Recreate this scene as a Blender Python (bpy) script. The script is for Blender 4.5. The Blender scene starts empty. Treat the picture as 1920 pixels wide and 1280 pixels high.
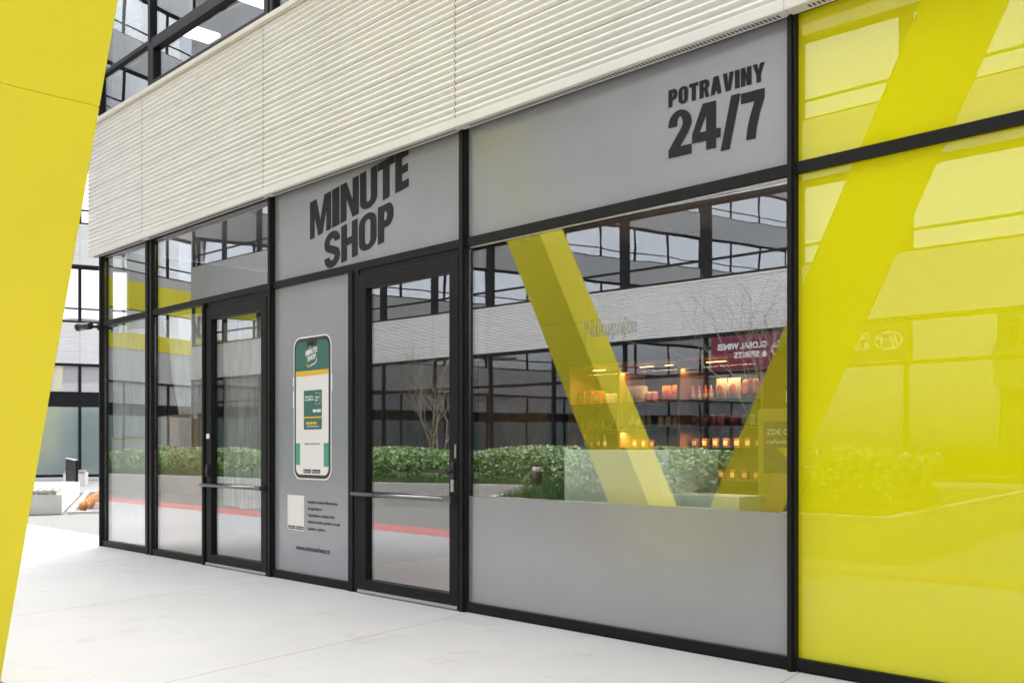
import bpy, bmesh, math, random
import numpy as np
from mathutils import Vector, Matrix
S = bpy.context.scene
C = S.collection
R = math.radians
random.seed(7); rng = np.random.default_rng(7)

# ---------------------------------------------------------------- camera
cam = bpy.data.cameras.new('camera'); camo = bpy.data.objects.new('camera', cam); C.objects.link(camo)
camo.location = (0, -4.784, 1.2); camo.rotation_euler = (R(90), 0, 0.79927)
cam.sensor_width = 36; cam.lens = 1835.76/1920*36
cam.shift_x = 8.94/1920; cam.shift_y = 197.67/1920
cam.clip_start = 0.05; cam.clip_end = 2000
S.camera = camo
# ---------------------------------------------------------------- world, sun, exposure
w = bpy.data.worlds.new('World'); S.world = w; w.use_nodes = True
nt = w.node_tree; nt.nodes.clear()
sky = nt.nodes.new('ShaderNodeTexSky'); sky.sky_type = 'NISHITA'; sky.sun_disc = False
SUN_EL, SUN_ROT = R(61), R(306)
sky.sun_elevation = SUN_EL; sky.sun_rotation = SUN_ROT; sky.dust_density = 4; sky.air_density = 1.0; sky.ozone_density = 1
hs = nt.nodes.new('ShaderNodeHueSaturation'); hs.inputs['Saturation'].default_value = 0.16
bg = nt.nodes.new('ShaderNodeBackground'); bg.inputs['Strength'].default_value = 0.15
wo = nt.nodes.new('ShaderNodeOutputWorld')
nt.links.new(sky.outputs[0], hs.inputs['Color']); nt.links.new(hs.outputs[0], bg.inputs[0]); nt.links.new(bg.outputs[0], wo.inputs[0])
sl = bpy.data.lights.new('sun', 'SUN'); sl.energy = 0.8; sl.angle = R(90); sl.color = (1, .98, .965)
so = bpy.data.objects.new('sun', sl); C.objects.link(so); so.location = (0, -10, 30)
# sky rotation measured clockwise from +Y
sd = Vector((math.sin(SUN_ROT)*math.cos(SUN_EL), math.cos(SUN_ROT)*math.cos(SUN_EL), math.sin(SUN_EL)))
so.rotation_euler = sd.to_track_quat('Z', 'Y').to_euler()
S.view_settings.view_transform = 'Standard'; S.view_settings.look = 'None'; S.view_settings.gamma = 1
S.view_settings.exposure = 2.18
S.cycles.max_bounces = 14; S.cycles.glossy_bounces = 6; S.cycles.transparent_max_bounces = 24
S.cycles.diffuse_bounces = 5; S.cycles.transmission_bounces = 6
S.cycles.caustics_reflective = False; S.cycles.caustics_refractive = False
S.cycles.sample_clamp_indirect = 6

# ---------------------------------------------------------------- materials
MATS = {}
def newmat(name):
    m = bpy.data.materials.new(name); m.use_nodes = True; n = m.node_tree; n.nodes.clear()
    o = n.nodes.new('ShaderNodeOutputMaterial'); MATS[name] = m
    return m, n, o
def N(n, t, **kw):
    x = n.nodes.new(t)
    for k, v in kw.items():
        if k in x.inputs: x.inputs[k].default_value = v
        else: setattr(x, k, v)
    return x
def L(n, a, b): n.links.new(a, b)
def mix(n, fac, a, b):
    m = n.nodes.new('ShaderNodeMix'); m.data_type = 'RGBA'
    for i, v in ((0, fac), (6, a), (7, b)):
        if hasattr(v, 'is_linked') or hasattr(v, 'links'): n.links.new(v, m.inputs[i])
        else: m.inputs[i].default_value = v if i == 0 else (*v, 1) if len(v) == 3 else v
    return m.outputs[2]
def ramp(n, src, a, b, ca=(0, 0, 0, 1), cb=(1, 1, 1, 1)):
    r = n.nodes.new('ShaderNodeValToRGB'); r.color_ramp.elements[0].position = a; r.color_ramp.elements[1].position = b
    r.color_ramp.elements[0].color = ca; r.color_ramp.elements[1].color = cb
    n.links.new(src, r.inputs[0]); return r.outputs[0]
def pbr(name, col, rough=.5, metal=0, var=.06, scale=6, bump=0, bscale=80, spec=.5, detail=6, stretch=(1, 1, 1), dirt=None, coat=0, emit=None):
    m, n, o = newmat(name)
    b = N(n, 'ShaderNodeBsdfPrincipled', Roughness=rough, Metallic=metal)
    b.inputs['Specular IOR Level'].default_value = spec
    if coat: b.inputs['Coat Weight'].default_value = coat; b.inputs['Coat Roughness'].default_value = .04
    tc = N(n, 'ShaderNodeTexCoord'); mp = N(n, 'ShaderNodeMapping'); mp.inputs['Scale'].default_value = stretch
    L(n, tc.outputs['Object'], mp.inputs[0])
    nz = N(n, 'ShaderNodeTexNoise', Scale=scale, Detail=detail, Roughness=.6); L(n, mp.outputs[0], nz.inputs[0])
    c0 = tuple(max(0, c*(1-var)) for c in col); c1 = tuple(min(1, c*(1+var)) for c in col)
    out = mix(n, ramp(n, nz.outputs[0], .3, .7), c0, c1)
    if dirt:
        nz2 = N(n, 'ShaderNodeTexNoise', Scale=dirt[2], Detail=8, Roughness=.7); L(n, mp.outputs[0], nz2.inputs[0])
        out = mix(n, ramp(n, nz2.outputs[0], dirt[1], dirt[1]+.12), out, dirt[0])
    L(n, out, b.inputs['Base Color'])
    rr = N(n, 'ShaderNodeMapRange'); rr.inputs['To Min'].default_value = rough*.85; rr.inputs['To Max'].default_value = min(1, rough*1.2)
    L(n, nz.outputs[0], rr.inputs[0]); L(n, rr.outputs[0], b.inputs['Roughness'])
    if bump:
        nb = N(n, 'ShaderNodeTexNoise', Scale=bscale, Detail=4); L(n, mp.outputs[0], nb.inputs[0])
        bp = N(n, 'ShaderNodeBump', Strength=bump, Distance=.01); L(n, nb.outputs[0], bp.inputs['Height']); L(n, bp.outputs[0], b.inputs['Normal'])
    if emit: b.inputs['Emission Color'].default_value = (*emit[0], 1); b.inputs['Emission Strength'].default_value = emit[1]
    L(n, b.outputs[0], o.inputs[0]); return m
def glass(name, tint=(.72, .76, .76), r0=.3, wave=.0004, wscale=.9, rough=0.0, film=None):
    """coated architectural glass: sharp reflection over tinted transparency"""
    m, n, o = newmat(name)
    lw = N(n, 'ShaderNodeLayerWeight', Blend=.5)
    p = N(n, 'ShaderNodeMath', operation='POWER'); L(n, lw.outputs['Facing'], p.inputs[0]); p.inputs[1].default_value = 4.5
    mr = N(n, 'ShaderNodeMapRange'); mr.inputs['To Min'].default_value = r0; mr.inputs['To Max'].default_value = 1; L(n, p.outputs[0], mr.inputs[0])
    g = N(n, 'ShaderNodeBsdfGlossy', Roughness=rough); g.inputs['Color'].default_value = (.97, .98, 1, 1)
    tc = N(n, 'ShaderNodeTexCoord'); nz = N(n, 'ShaderNodeTexNoise', Scale=wscale, Detail=1); L(n, tc.outputs['Object'], nz.inputs[0])
    bp = N(n, 'ShaderNodeBump', Strength=1, Distance=wave); L(n, nz.outputs[0], bp.inputs['Height']); L(n, bp.outputs[0], g.inputs['Normal'])
    t = N(n, 'ShaderNodeBsdfTransparent'); t.inputs[0].default_value = (*tint, 1)
    mx = N(n, 'ShaderNodeMixShader'); L(n, mr.outputs[0], mx.inputs[0]); L(n, t.outputs[0], mx.inputs[1]); L(n, g.outputs[0], mx.inputs[2])
    L(n, mx.outputs[0], o.inputs[0]); return m
def coated(name, col, rough=.4, r0=.08, grough=0.0, var=.03, scale=1.2, power=4.0, wave=.0003):
    """opaque colour behind glass: diffuse plus a clear reflection"""
    m, n, o = newmat(name)
    tc = N(n, 'ShaderNodeTexCoord'); nz = N(n, 'ShaderNodeTexNoise', Scale=scale, Detail=4); L(n, tc.outputs['Object'], nz.inputs[0])
    out = mix(n, ramp(n, nz.outputs[0], .3, .7), tuple(c*(1-var) for c in col), tuple(min(1, c*(1+var)) for c in col))
    d = N(n, 'ShaderNodeBsdfDiffuse'); L(n, out, d.inputs[0])
    lw = N(n, 'ShaderNodeLayerWeight', Blend=.5)
    p = N(n, 'ShaderNodeMath', operation='POWER'); L(n, lw.outputs['Facing'], p.inputs[0]); p.inputs[1].default_value = power
    mr = N(n, 'ShaderNodeMapRange'); mr.inputs['To Min'].default_value = r0; mr.inputs['To Max'].default_value = .9; L(n, p.outputs[0], mr.inputs[0])
    g = N(n, 'ShaderNodeBsdfGlossy', Roughness=grough)
    nb = N(n, 'ShaderNodeTexNoise', Scale=.9, Detail=1); L(n, tc.outputs['Object'], nb.inputs[0])
    bp = N(n, 'ShaderNodeBump', Strength=1, Distance=wave); L(n, nb.outputs[0], bp.inputs['Height']); L(n, bp.outputs[0], g.inputs['Normal'])
    mx = N(n, 'ShaderNodeMixShader'); L(n, mr.outputs[0], mx.inputs[0]); L(n, d.outputs[0], mx.inputs[1]); L(n, g.outputs[0], mx.inputs[2])
    L(n, mx.outputs[0], o.inputs[0]); return m

clad = pbr('cladding_paint', (.775, .775, .775), .42, var=.035, scale=1.3, spec=.4)
slotm = pbr('slot_shadow', (.15, .12, .10), .8)
cladcap = pbr('cap_paint', (.74, .71, .66), .4, var=.03)
frame = pbr('anthracite_metal', (.007, .0075, .009), .46, 0, var=.25, scale=9, spec=.2, bump=.02, bscale=300, dirt=((.035, .032, .03), .72, 14))
steel = pbr('brushed_steel', (.55, .55, .56), .3, 1, var=.08, scale=30, stretch=(1, 20, 20))
glass_shop = glass('shop_glass', (.96, .975, .97), .205)
glass_up = glass('upper_glass', (.88, .92, .94), .16, wave=.001)
glass_opp = glass('facing_glass', (.50, .54, .55), .36, wave=.0015)
glass_oppu = glass('facing_coated_glass', (.50, .54, .55), .74, wave=.0015)
yellowp = coated('yellow_back_painted_glass', (.74, .71, .006), r0=.08, var=.02)
grayp = coated('gray_film_glass', (.29, .31, .36), r0=.10, grough=.22, var=.05, power=3.5)
frostp = coated('frosted_film_glass', (.255, .275, .315), r0=.24, grough=.26, var=.05, power=3.5)
darkink = pbr('dark_gray_vinyl', (.018, .020, .026), .6, var=.05, spec=.2)
yellow = pbr('yellow_paint', (.90, .80, .035), .42, var=.035, scale=.8, spec=.35, bump=.02, bscale=60, dirt=((.70, .60, .05), .66, 4))
dark = pbr('dark_void', (.012, .012, .013), .8)
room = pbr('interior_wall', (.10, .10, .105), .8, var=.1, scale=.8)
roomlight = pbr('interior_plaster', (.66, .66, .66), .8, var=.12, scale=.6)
roomfloor = pbr('interior_floor', (.30, .295, .29), .4, var=.1)
roof = pbr('roof_felt', (.18, .18, .18), .9)
white = pbr('white_laminate', (.90, .96, .92), .35, var=.02)
whitev = pbr('white_vinyl', (.80, .80, .82), .4, var=.01)
blackv = pbr('black_vinyl', (.03, .03, .04), .35, var=.01)
greenv = pbr('dark_green_vinyl', (.035, .15, .125), .4, var=.01)
tealv = pbr('teal_vinyl', (.06, .34, .26), .4, var=.01)
ambv = pbr('amber_vinyl', (.80, .48, .03), .4, var=.01)
conc_wall = pbr('cast_concrete', (.42, .41, .39), .8, var=.12, scale=2.2, bump=.25, bscale=40, dirt=((.25, .23, .2), .64, 2.5))
conc_white = pbr('white_concrete', (.66, .65, .63), .75, var=.07, scale=2, bump=.15, bscale=50, dirt=((.40, .34, .28), .70, 3))
oldwood = pbr('weathered_wood', (.38, .35, .30), .8, var=.3, scale=5, stretch=(1, 12, 12), bump=.3)
maroon = pbr('maroon_film', (.15, .016, .045), .3, var=.05)
frost = coated('greenish_frosted_glass', (.23, .30, .30), r0=.2, grough=.1, var=.12, scale=.7)
lightp = coated('pale_blind_behind_glass', (.48, .48, .50), r0=.12, var=.06)
blind = pbr('white_blind', (.62, .63, .66), .6, var=.03)
plastic = None

# concrete paving: brushed, blotched, with sawn joints
m, n, o = newmat('paving_concrete'); paving = m
b = N(n, 'ShaderNodeBsdfPrincipled', Roughness=.78)
b.inputs['Specular IOR Level'].default_value = .3
tc = N(n, 'ShaderNodeTexCoord')
nz1 = N(n, 'ShaderNodeTexNoise', Scale=.55, Detail=6, Roughness=.6); L(n, tc.outputs['Object'], nz1.inputs[0])
mp = N(n, 'ShaderNodeMapping'); mp.inputs['Scale'].default_value = (3, 90, 1); mp.inputs['Rotation'].default_value = (0, 0, R(4)); L(n, tc.outputs['Object'], mp.inputs[0])
nz2 = N(n, 'ShaderNodeTexNoise', Scale=1.2, Detail=5, Roughness=.7); L(n, mp.outputs[0], nz2.inputs[0])
nz3 = N(n, 'ShaderNodeTexNoise', Scale=60, Detail=3); L(n, tc.outputs['Object'], nz3.inputs[0])
c = mix(n, ramp(n, nz1.outputs[0], .3, .7), (.36, .36, .367), (.465, .46, .467))
c = mix(n, ramp(n, nz2.outputs[0], .35, .75), c, (.41, .405, .41)); 
vo = N(n, 'ShaderNodeTexVoronoi', Scale=2.6); vo.inputs['Randomness'].default_value = 1; L(n, tc.outputs['Object'], vo.inputs[0])
spot = ramp(n, vo.outputs['Distance'], .02, .05, (1, 1, 1, 1), (0, 0, 0, 1))
spm = N(n, 'ShaderNodeMath', operation='MULTIPLY'); L(n, spot, spm.inputs[0]); spm.inputs[1].default_value = .55
c = mix(n, spm.outputs[0], c, (.30, .25, .21))
# joints: lines crossing the walk every bay, running slightly askew to the wall
nz4 = N(n, 'ShaderNodeTexNoise', Scale=2.3, Detail=9, Roughness=.75); L(n, tc.outputs['Object'], nz4.inputs[0])
c = mix(n, ramp(n, nz4.outputs[0], .55, .72), c, (.34, .33, .325))
nz5 = N(n, 'ShaderNodeTexNoise', Scale=220, Detail=2); L(n, tc.outputs['Object'], nz5.inputs[0])
c = mix(n, ramp(n, nz5.outputs[0], .55, .75), c, (.35, .345, .34))
sx = N(n, 'ShaderNodeSeparateXYZ'); L(n, tc.outputs['Object'], sx.inputs[0])
a1 = N(n, 'ShaderNodeMath', operation='MULTIPLY_ADD'); L(n, sx.outputs[1], a1.inputs[0]); a1.inputs[1].default_value = .19; L(n, sx.outputs[0], a1.inputs[2])
a2 = N(n, 'ShaderNodeMath', operation='ADD'); L(n, a1.outputs[0], a2.inputs[0]); a2.inputs[1].default_value = 5.28+2.62*20
a3 = N(n, 'ShaderNodeMath', operation='DIVIDE'); L(n, a2.outputs[0], a3.inputs[0]); a3.inputs[1].default_value = 2.62
a4 = N(n, 'ShaderNodeMath', operation='FRACT'); L(n, a3.outputs[0], a4.inputs[0])
a5 = N(n, 'ShaderNodeMath', operation='SUBTRACT'); L(n, a4.outputs[0], a5.inputs[0]); a5.inputs[1].default_value = .5
a6 = N(n, 'ShaderNodeMath', operation='ABSOLUTE'); L(n, a5.outputs[0], a6.inputs[0])
a7 = N(n, 'ShaderNodeMath', operation='GREATER_THAN'); L(n, a6.outputs[0], a7.inputs[0]); a7.inputs[1].default_value = .5-.0018
c = mix(n, a7.outputs[0], c, (.24, .22, .21))
L(n, c, b.inputs['Base Color'])
hh = N(n, 'ShaderNodeMath', operation='MULTIPLY_ADD'); L(n, nz3.outputs[0], hh.inputs[0]); hh.inputs[1].default_value = .6; L(n, nz2.outputs[0], hh.inputs[2])
bp = N(n, 'ShaderNodeBump', Strength=.25, Distance=.004); L(n, hh.outputs[0], bp.inputs['Height']); L(n, bp.outputs[0], b.inputs['Normal'])
L(n, b.outputs[0], o.inputs[0])
asphalt = pbr('gray_asphalt', (.19, .188, .18), .9, var=.18, scale=18, bump=.5, bscale=160, dirt=((.13, .125, .12), .62, 5))
redpave = pbr('red_pavers', (.45, .17, .165), .85, var=.15, scale=9, bump=.3, bscale=120)
gravel = pbr('gravel_mulch', (.13, .12, .13), .95, var=.5, scale=34, bump=1, bscale=60, detail=3)
soil = pbr('soil', (.05, .038, .028), .95, var=.4, scale=12, bump=.6, bscale=30)
# plastic sheeting: hazy film, partly see-through
def film(name, col, op, rough=.3):
    m, n, o = newmat(name)
    b = N(n, 'ShaderNodeBsdfPrincipled', Roughness=rough); b.inputs['Base Color'].default_value = (*col, 1)
    t = N(n, 'ShaderNodeBsdfTransparent'); mx = N(n, 'ShaderNodeMixShader')
    tc = N(n, 'ShaderNodeTexCoord'); mp = N(n, 'ShaderNodeMapping'); mp.inputs['Scale'].default_value = (14, 1, .8); L(n, tc.outputs['Object'], mp.inputs[0])
    nz = N(n, 'ShaderNodeTexNoise', Scale=2.0, Detail=6, Distortion=.6); L(n, mp.outputs[0], nz.inputs[0])
    mr = N(n, 'ShaderNodeMapRange'); mr.inputs['From Min'].default_value = .3; mr.inputs['From Max'].default_value = .7
    mr.inputs['To Min'].default_value = max(0, op-.22); mr.inputs['To Max'].default_value = min(1, op+.18); L(n, nz.outputs[0], mr.inputs[0])
    L(n, mr.outputs[0], mx.inputs[0]); L(n, t.outputs[0], mx.inputs[1]); L(n, b.outputs[0], mx.inputs[2]); L(n, mx.outputs[0], o.inputs[0]); return m
plastic = film('gray_plastic_film', (.84, .88, .90), .93)
plastic_clear = film('clear_plastic_film', (.88, .89, .89), .70)
paperwhite = pbr('white_paper', (.72, .72, .72), .7, var=.05, scale=4, stretch=(8, 1, 1))
cardboard = pbr('brown_board', (.40, .28, .17), .8, var=.08, scale=2)
tapeg = pbr('yellow_green_tape', (.55, .62, .05), .5)
def leafmat(name, c0, c1):
    m, n, o = newmat(name); b = N(n, 'ShaderNodeBsdfPrincipled', Roughness=.5)
    g = N(n, 'ShaderNodeNewGeometry'); nz = N(n, 'ShaderNodeTexNoise', Scale=1.3, Detail=3); L(n, g.outputs['Position'], nz.inputs[0])
    rr = N(n, 'ShaderNodeMath', operation='MULTIPLY_ADD'); L(n, g.outputs['Random Per Island'], rr.inputs[0]); rr.inputs[1].default_value = .6
    L(n, nz.outputs[0], rr.inputs[2])
    L(n, mix(n, ramp(n, rr.outputs[0], .35, 1.0), c0, c1), b.inputs['Base Color']); L(n, b.outputs[0], o.inputs[0]); return m
leaf_d = leafmat('hedge_leaf', (.06, .17, .035), (.28, .46, .15))
leaf_p = leafmat('hedge_blossom', (.55, .56, .42), (.80, .76, .70))
leaf_g = leafmat('grass_blade', (.03, .10, .03), (.10, .25, .06))
leaf_o = leafmat('dry_grass_blade', (.50, .22, .07), (.80, .48, .22))
bark = pbr('pale_bark', (.40, .34, .26), .8, var=.2, scale=10)
def emis(name, col, st):
    m, n, o = newmat(name); e = N(n, 'ShaderNodeEmission', Strength=st); e.inputs[0].default_value = (*col, 1); L(n, e.outputs[0], o.inputs[0]); return m
led = emis('warm_led', (1, .55, .2), 1.6)
ceil_led = emis('ceiling_led', (1, .93, .82), 1.1)

# ---------------------------------------------------------------- mesh helpers
class MB:
    def __init__(s): s.v = []; s.f = []; s.sm = []
    def add(s, v, f, smooth=False):
        k = len(s.v); s.v += [tuple(p) for p in v]; s.f += [tuple(i+k for i in q) for q in f]; s.sm += [smooth]*len(f); return s
    def box(s, x0, x1, y0, y1, z0, z1):
        v = [(x0, y0, z0), (x1, y0, z0), (x1, y1, z0), (x0, y1, z0), (x0, y0, z1), (x1, y0, z1), (x1, y1, z1), (x0, y1, z1)]
        return s.add(v, [(0, 3, 2, 1), (4, 5, 6, 7), (0, 1, 5, 4), (1, 2, 6, 5), (2, 3, 7, 6), (3, 0, 4, 7)])
    def prism_xz(s, poly, y0, y1):   # polygon in x,z (ccw seen from -y), extruded along y
        k = len(poly); v = [(p[0], y0, p[1]) for p in poly]+[(p[0], y1, p[1]) for p in poly]
        f = [tuple(range(k)), tuple(range(2*k-1, k-1, -1))]+[(i, i+k, (i+1) % k+k, (i+1) % k) for i in range(k)]
        return s.add(v, f)
    def prism_xy(s, poly, z0, z1):
        k = len(poly); v = [(p[0], p[1], z0) for p in poly]+[(p[0], p[1], z1) for p in poly]
        f = [tuple(range(k-1, -1, -1)), tuple(range(k, 2*k))]+[(i, (i+1) % k, (i+1) % k+k, i+k) for i in range(k)]
        return s.add(v, f)
    def tube(s, p0, p1, r0, r1=None, n=12, caps=True):
        r1 = r0 if r1 is None else r1; p0 = Vector(p0); p1 = Vector(p1); d = (p1-p0).normalized()
        a = d.orthogonal().normalized(); b = d.cross(a)
        v = [p0+(a*math.cos(t)+b*math.sin(t))*r0 for t in [2*math.pi*i/n for i in range(n)]]+[p1+(a*math.cos(t)+b*math.sin(t))*r1 for t in [2*math.pi*i/n for i in range(n)]]
        s.add(v, [(i, (i+1) % n, (i+1) % n+n, i+n) for i in range(n)], True)
        if caps: k = len(s.v)-2*n; s.f += [tuple(k+i for i in range(n-1, -1, -1)), tuple(k+n+i for i in range(n))]; s.sm += [False]*2
        return s
    def lathe(s, prof, cx=0, cy=0, cz=0, n=14):
        v = []; 
        for r, z in prof: v += [(cx+r*math.cos(2*math.pi*i/n), cy+r*math.sin(2*math.pi*i/n), cz+z) for i in range(n)]
        f = []
        for j in range(len(prof)-1): f += [(j*n+i, j*n+(i+1) % n, (j+1)*n+(i+1) % n, (j+1)*n+i) for i in range(n)]
        return s.add(v, f, True)
    def mesh(s, name):
        me = bpy.data.meshes.new(name); me.from_pydata(s.v, [], s.f); me.update()
        me.polygons.foreach_set('use_smooth', s.sm); return me
def link(name, me, mat, parent=None, loc=(0, 0, 0), label=None, bevel=0):
    o = bpy.data.objects.new(name, me); C.objects.link(o); o.location = loc
    if mat is not None: me.materials.clear(); me.materials.append(mat)
    if parent: o.parent = parent
    if label: o['label'] = label
    if bevel:
        b = o.modifiers.new('bevel', 'BEVEL'); b.width = bevel; b.segments = 2; b.limit_method = 'ANGLE'
    return o
def part(name, mb, mat, parent, loc=(0, 0, 0), label=None, bevel=0): return link(name, mb.mesh(name), mat, parent, loc, label, bevel)
def tag(o, label, cat, group=None):
    o['label'] = label; o['category'] = cat
    if group: o['group'] = group
    return o
def E(name, label, cat, loc=(0, 0, 0), rz=0, group=None):
    o = bpy.data.objects.new(name, None); C.objects.link(o); o.location = loc; o.rotation_euler = (0, 0, rz); o.empty_display_size = .2
    return tag(o, label, cat, group)
def single(name, mb, mat, label, cat, loc=(0, 0, 0), group=None, bevel=0): return tag(part(name, mb, mat, None, loc, None, bevel), label, cat, group)
def struct(name, mb, mat):
    o = part(name, mb, mat, None); o['kind'] = 'structure'; return o
def copy_tree(o, parent=None):
    c = o.copy(); C.objects.link(c)
    if parent: c.parent = parent
    for ch in list(o.children): copy_tree(ch, c)
    return c
def numesh(name, V, nq):  # quads, 4 verts each
    me = bpy.data.meshes.new(name); me.vertices.add(len(V)); me.vertices.foreach_set('co', V.astype(np.float32).ravel())
    me.loops.add(nq*4); me.loops.foreach_set('vertex_index', np.arange(nq*4, dtype=np.int32))
    me.polygons.add(nq); me.polygons.foreach_set('loop_start', np.arange(0, nq*4, 4, dtype=np.int32)); me.update(calc_edges=True); return me
def curve_mesh(name, splines, ext=.0):
    cu = bpy.data.curves.new(name, 'CURVE'); cu.dimensions = '2D'; cu.fill_mode = 'BOTH'; cu.extrude = ext
    for pts in splines:
        sp = cu.splines.new('POLY'); sp.points.add(len(pts)-1)
        for i, p in enumerate(pts): sp.points[i].co = (p[0], p[1], 0, 1)
        sp.use_cyclic_u = True
    ob = bpy.data.objects.new(name, cu); C.objects.link(ob); dg = bpy.context.evaluated_depsgraph_get()
    me = bpy.data.meshes.new_from_object(ob.evaluated_get(dg)); bpy.data.objects.remove(ob); me.name = name; return me
def text_mesh(txt, x0, x1, z0, z1, bold=.02, ext=.001, squeeze=None, mirror=False):
    """text stretched into a box on the xz plane, facing -y"""
    cu = bpy.data.curves.new('t', 'FONT'); cu.body = txt; cu.offset = bold; cu.extrude = ext; cu.size = 1; cu.resolution_u = 3
    ob = bpy.data.objects.new('t', cu); C.objects.link(ob); dg = bpy.context.evaluated_depsgraph_get()
    me = bpy.data.meshes.new_from_object(ob.evaluated_get(dg)); bpy.data.objects.remove(ob)
    co = np.zeros(len(me.vertices)*3); me.vertices.foreach_get('co', co); co = co.reshape(-1, 3)
    mn, mx_ = co.min(0), co.max(0)
    X = x0+(co[:, 0]-mn[0])/(mx_[0]-mn[0])*(x1-x0); Z = z0+(co[:, 1]-mn[1])/(mx_[1]-mn[1])*(z1-z0)
    out = np.stack([X, -co[:, 2], Z], 1); me.vertices.foreach_set('co', out.ravel()); me.update(); return me
def arc(cx, cy, rx, ry, a0, a1, n=12): return [(cx+rx*math.cos(R(a0+(a1-a0)*i/n)), cy+ry*math.sin(R(a0+(a1-a0)*i/n))) for i in range(n+1)]
def rrect(x0, x1, z0, z1, r, n=8):
    return arc(x1-r, z1-r, r, r, 0, 90, n)+arc(x0+r, z1-r, r, r, 90, 180, n)+arc(x0+r, z0+r, r, r, 180, 270, n)+arc(x1-r, z0+r, r, r, 270, 360, n)
def plate(poly, y0, th=.0012): return MB().prism_xz(poly, y0-th, y0)

# ================================================================ GROUND
struct('ground', MB().add([(-300, -300, -.004), (300, -300, -.004), (300, 300, -.004), (-300, 300, -.004)], [(0, 1, 2, 3)]), asphalt)
def redline(off):
    pts = [(-60, -5.0), (-24, -4.75), (-17, -4.65), (-10, -4.45), (-5, -4.62), (0, -4.9), (8, -5.3), (30, -5.6)]
    return [(x, y+off) for x, y in pts]
def strip(a, b, z):
    v = [(x, y, z) for x, y in a]+[(x, y, z) for x, y in b]; k = len(a)
    return MB().add(v, [(i, i+1, i+1+k, i+k) for i in range(k-1)])
top = [(x, .5) for x, y in redline(0)]
struct('concrete_pavement', strip(redline(.74), top, .0), paving)
struct('red_paving_strip', strip(redline(0), redline(.738), .0005), redpave)

# ================================================================ CLADDING
PITCH = .05; AMP = .018
def clad_profile(z0, z1, AMP=AMP):
    z = z1; pts = []; k = 0
    rib = [(.0, .0), (.35, .22), (.80, .42), (1, .55), (.9, .68), (.35, .88)]
    while z-PITCH >= z0-1e-4:
        for a, t in rib:
            d = a*AMP
            if t == 0 and k % 5 == 0: d = -.007
            pts.append((d, z-PITCH*t))
        if k % 5 == 4: pts.append((0, z-PITCH*.985))
        z -= PITCH; k += 1
    pts.append((0, z)); return pts, z
def clad_sheet(mb, x0, x1, y, z0, z1, axis='x', amp=AMP):
    pts, zend = clad_profile(z0, z1, amp)
    if axis == 'x': v = [(x0, y-d, z) for d, z in pts]+[(x1, y-d, z) for d, z in pts]
    else: v = [(y-d, x0, z) for d, z in pts]+[(y-d, x1, z) for d, z in pts]
    k = len(pts); f = [(i, i+1, i+1+k, i+k) for i in range(k-1)]
    mb.add(v, f, False); return mb

# ================================================================ SHOP BUILDING
B = E('shop_building', 'white ribbed and black framed shop front with gray and yellow glazed bays, in the foreground', 'building', (-12, 0, 0))
OX = 12.0
def bp_(name, mb, mat, label=None, bevel=0, parent=None):
    mb.v = [(x+OX, y, z) for x, y, z in mb.v]
    return part(name, mb, mat, parent or B, (0, 0, 0), label, bevel)
MX = [-12.0, -10.63, -8.03, -5.348, -2.695, -.04, 2.62, 5.28, 7.94, 10.6, 13.26]
ZC0, ZC1 = 3.53, 5.08
# mullions
def mull(x0, x1, z0=0, z1=3.55, yf=-.04):
    m = MB().box(x0, x1, yf, .10, z0, z1); m.box(x0+.012, x1-.012, yf-.012, yf+.001, z0, z1); return m
bp_('mullion', mull(-11.985, -11.925), frame)
bp_('mullion', MB().box(-10.705, -10.64, -.04, .1, 0, 3.55).box(-10.638, -10.60, -.02, .1, 0, 3.55).box(-10.598, -10.546, -.04, .1, 0, 3.55), frame)
bp_('mullion', mull(-8.062, -8.002), frame)
bp_('mullion', mull(-5.385, -5.321), frame)
bp_('mullion', mull(-2.722, -2.677), frame)
for x in MX[5:]: bp_('mullion', mull(x-.03, x+.03), frame)
bp_('mullion', mull(-9.35, -9.29, .0, 2.66), frame)
bp_('mullion', MB().box(-6.783, -6.72, -.04, .1, 0, 2.66).box(-6.718, -6.65, -.03, .1, 0, 2.66), frame)
bays = [(-11.925, -10.705), (-10.546, -8.062), (-8.002, -5.385), (-5.321, -2.722), (-2.677, -.07), (-.01, 2.59), (2.65, 5.25), (5.31, 7.91), (7.97, 10.57), (10.63, 13.23)]
for i, (a, b_) in enumerate(bays):
    bp_('transom', MB().box(a, b_, -.028, .1, 2.66, 2.722), frame)
def rail(a, b_): bp_('bottom_rail', MB().box(a, b_, -.03, .1, .012, .072).box(a, b_, -.018, .08, 0, .012), frame)
rail(-11.925, -10.705); rail(-10.546, -9.35); rail(-8.002, -6.783); rail(-5.321, -2.722)
for a, b_ in bays[4:]: rail(a, b_)
def pane(a, b_, z0, z1, mat=None, name='glass_pane', y=0, label=None):
    return bp_(name, MB().box(a+.001, b_-.001, y, y+.010, z0, z1), mat or glass_shop, label)
pane(-11.925, -10.705, .072, 2.66); pane(-11.925, -10.705, 2.722, 3.54)
pane(-10.546, -9.35, .072, 2.66); pane(-10.546, -8.062, 2.722, 3.54)
pane(-8.002, -6.783, .072, 2.66, grayp, 'gray_panel'); pane(-8.002, -5.385, 2.722, 3.54, grayp, 'gray_panel')
pane(-5.321, -2.722, 2.722, 3.54, grayp, 'gray_panel')
pane(-5.321, -2.722, .845, 2.66); pane(-5.321, -2.722, .072, .843, frostp, 'frosted_panel')
pane(-2.677, -.07, .072, 2.66, yellowp, 'yellow_panel'); pane(-2.677, -.07, 2.722, 3.54, yellowp, 'yellow_panel')
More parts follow.
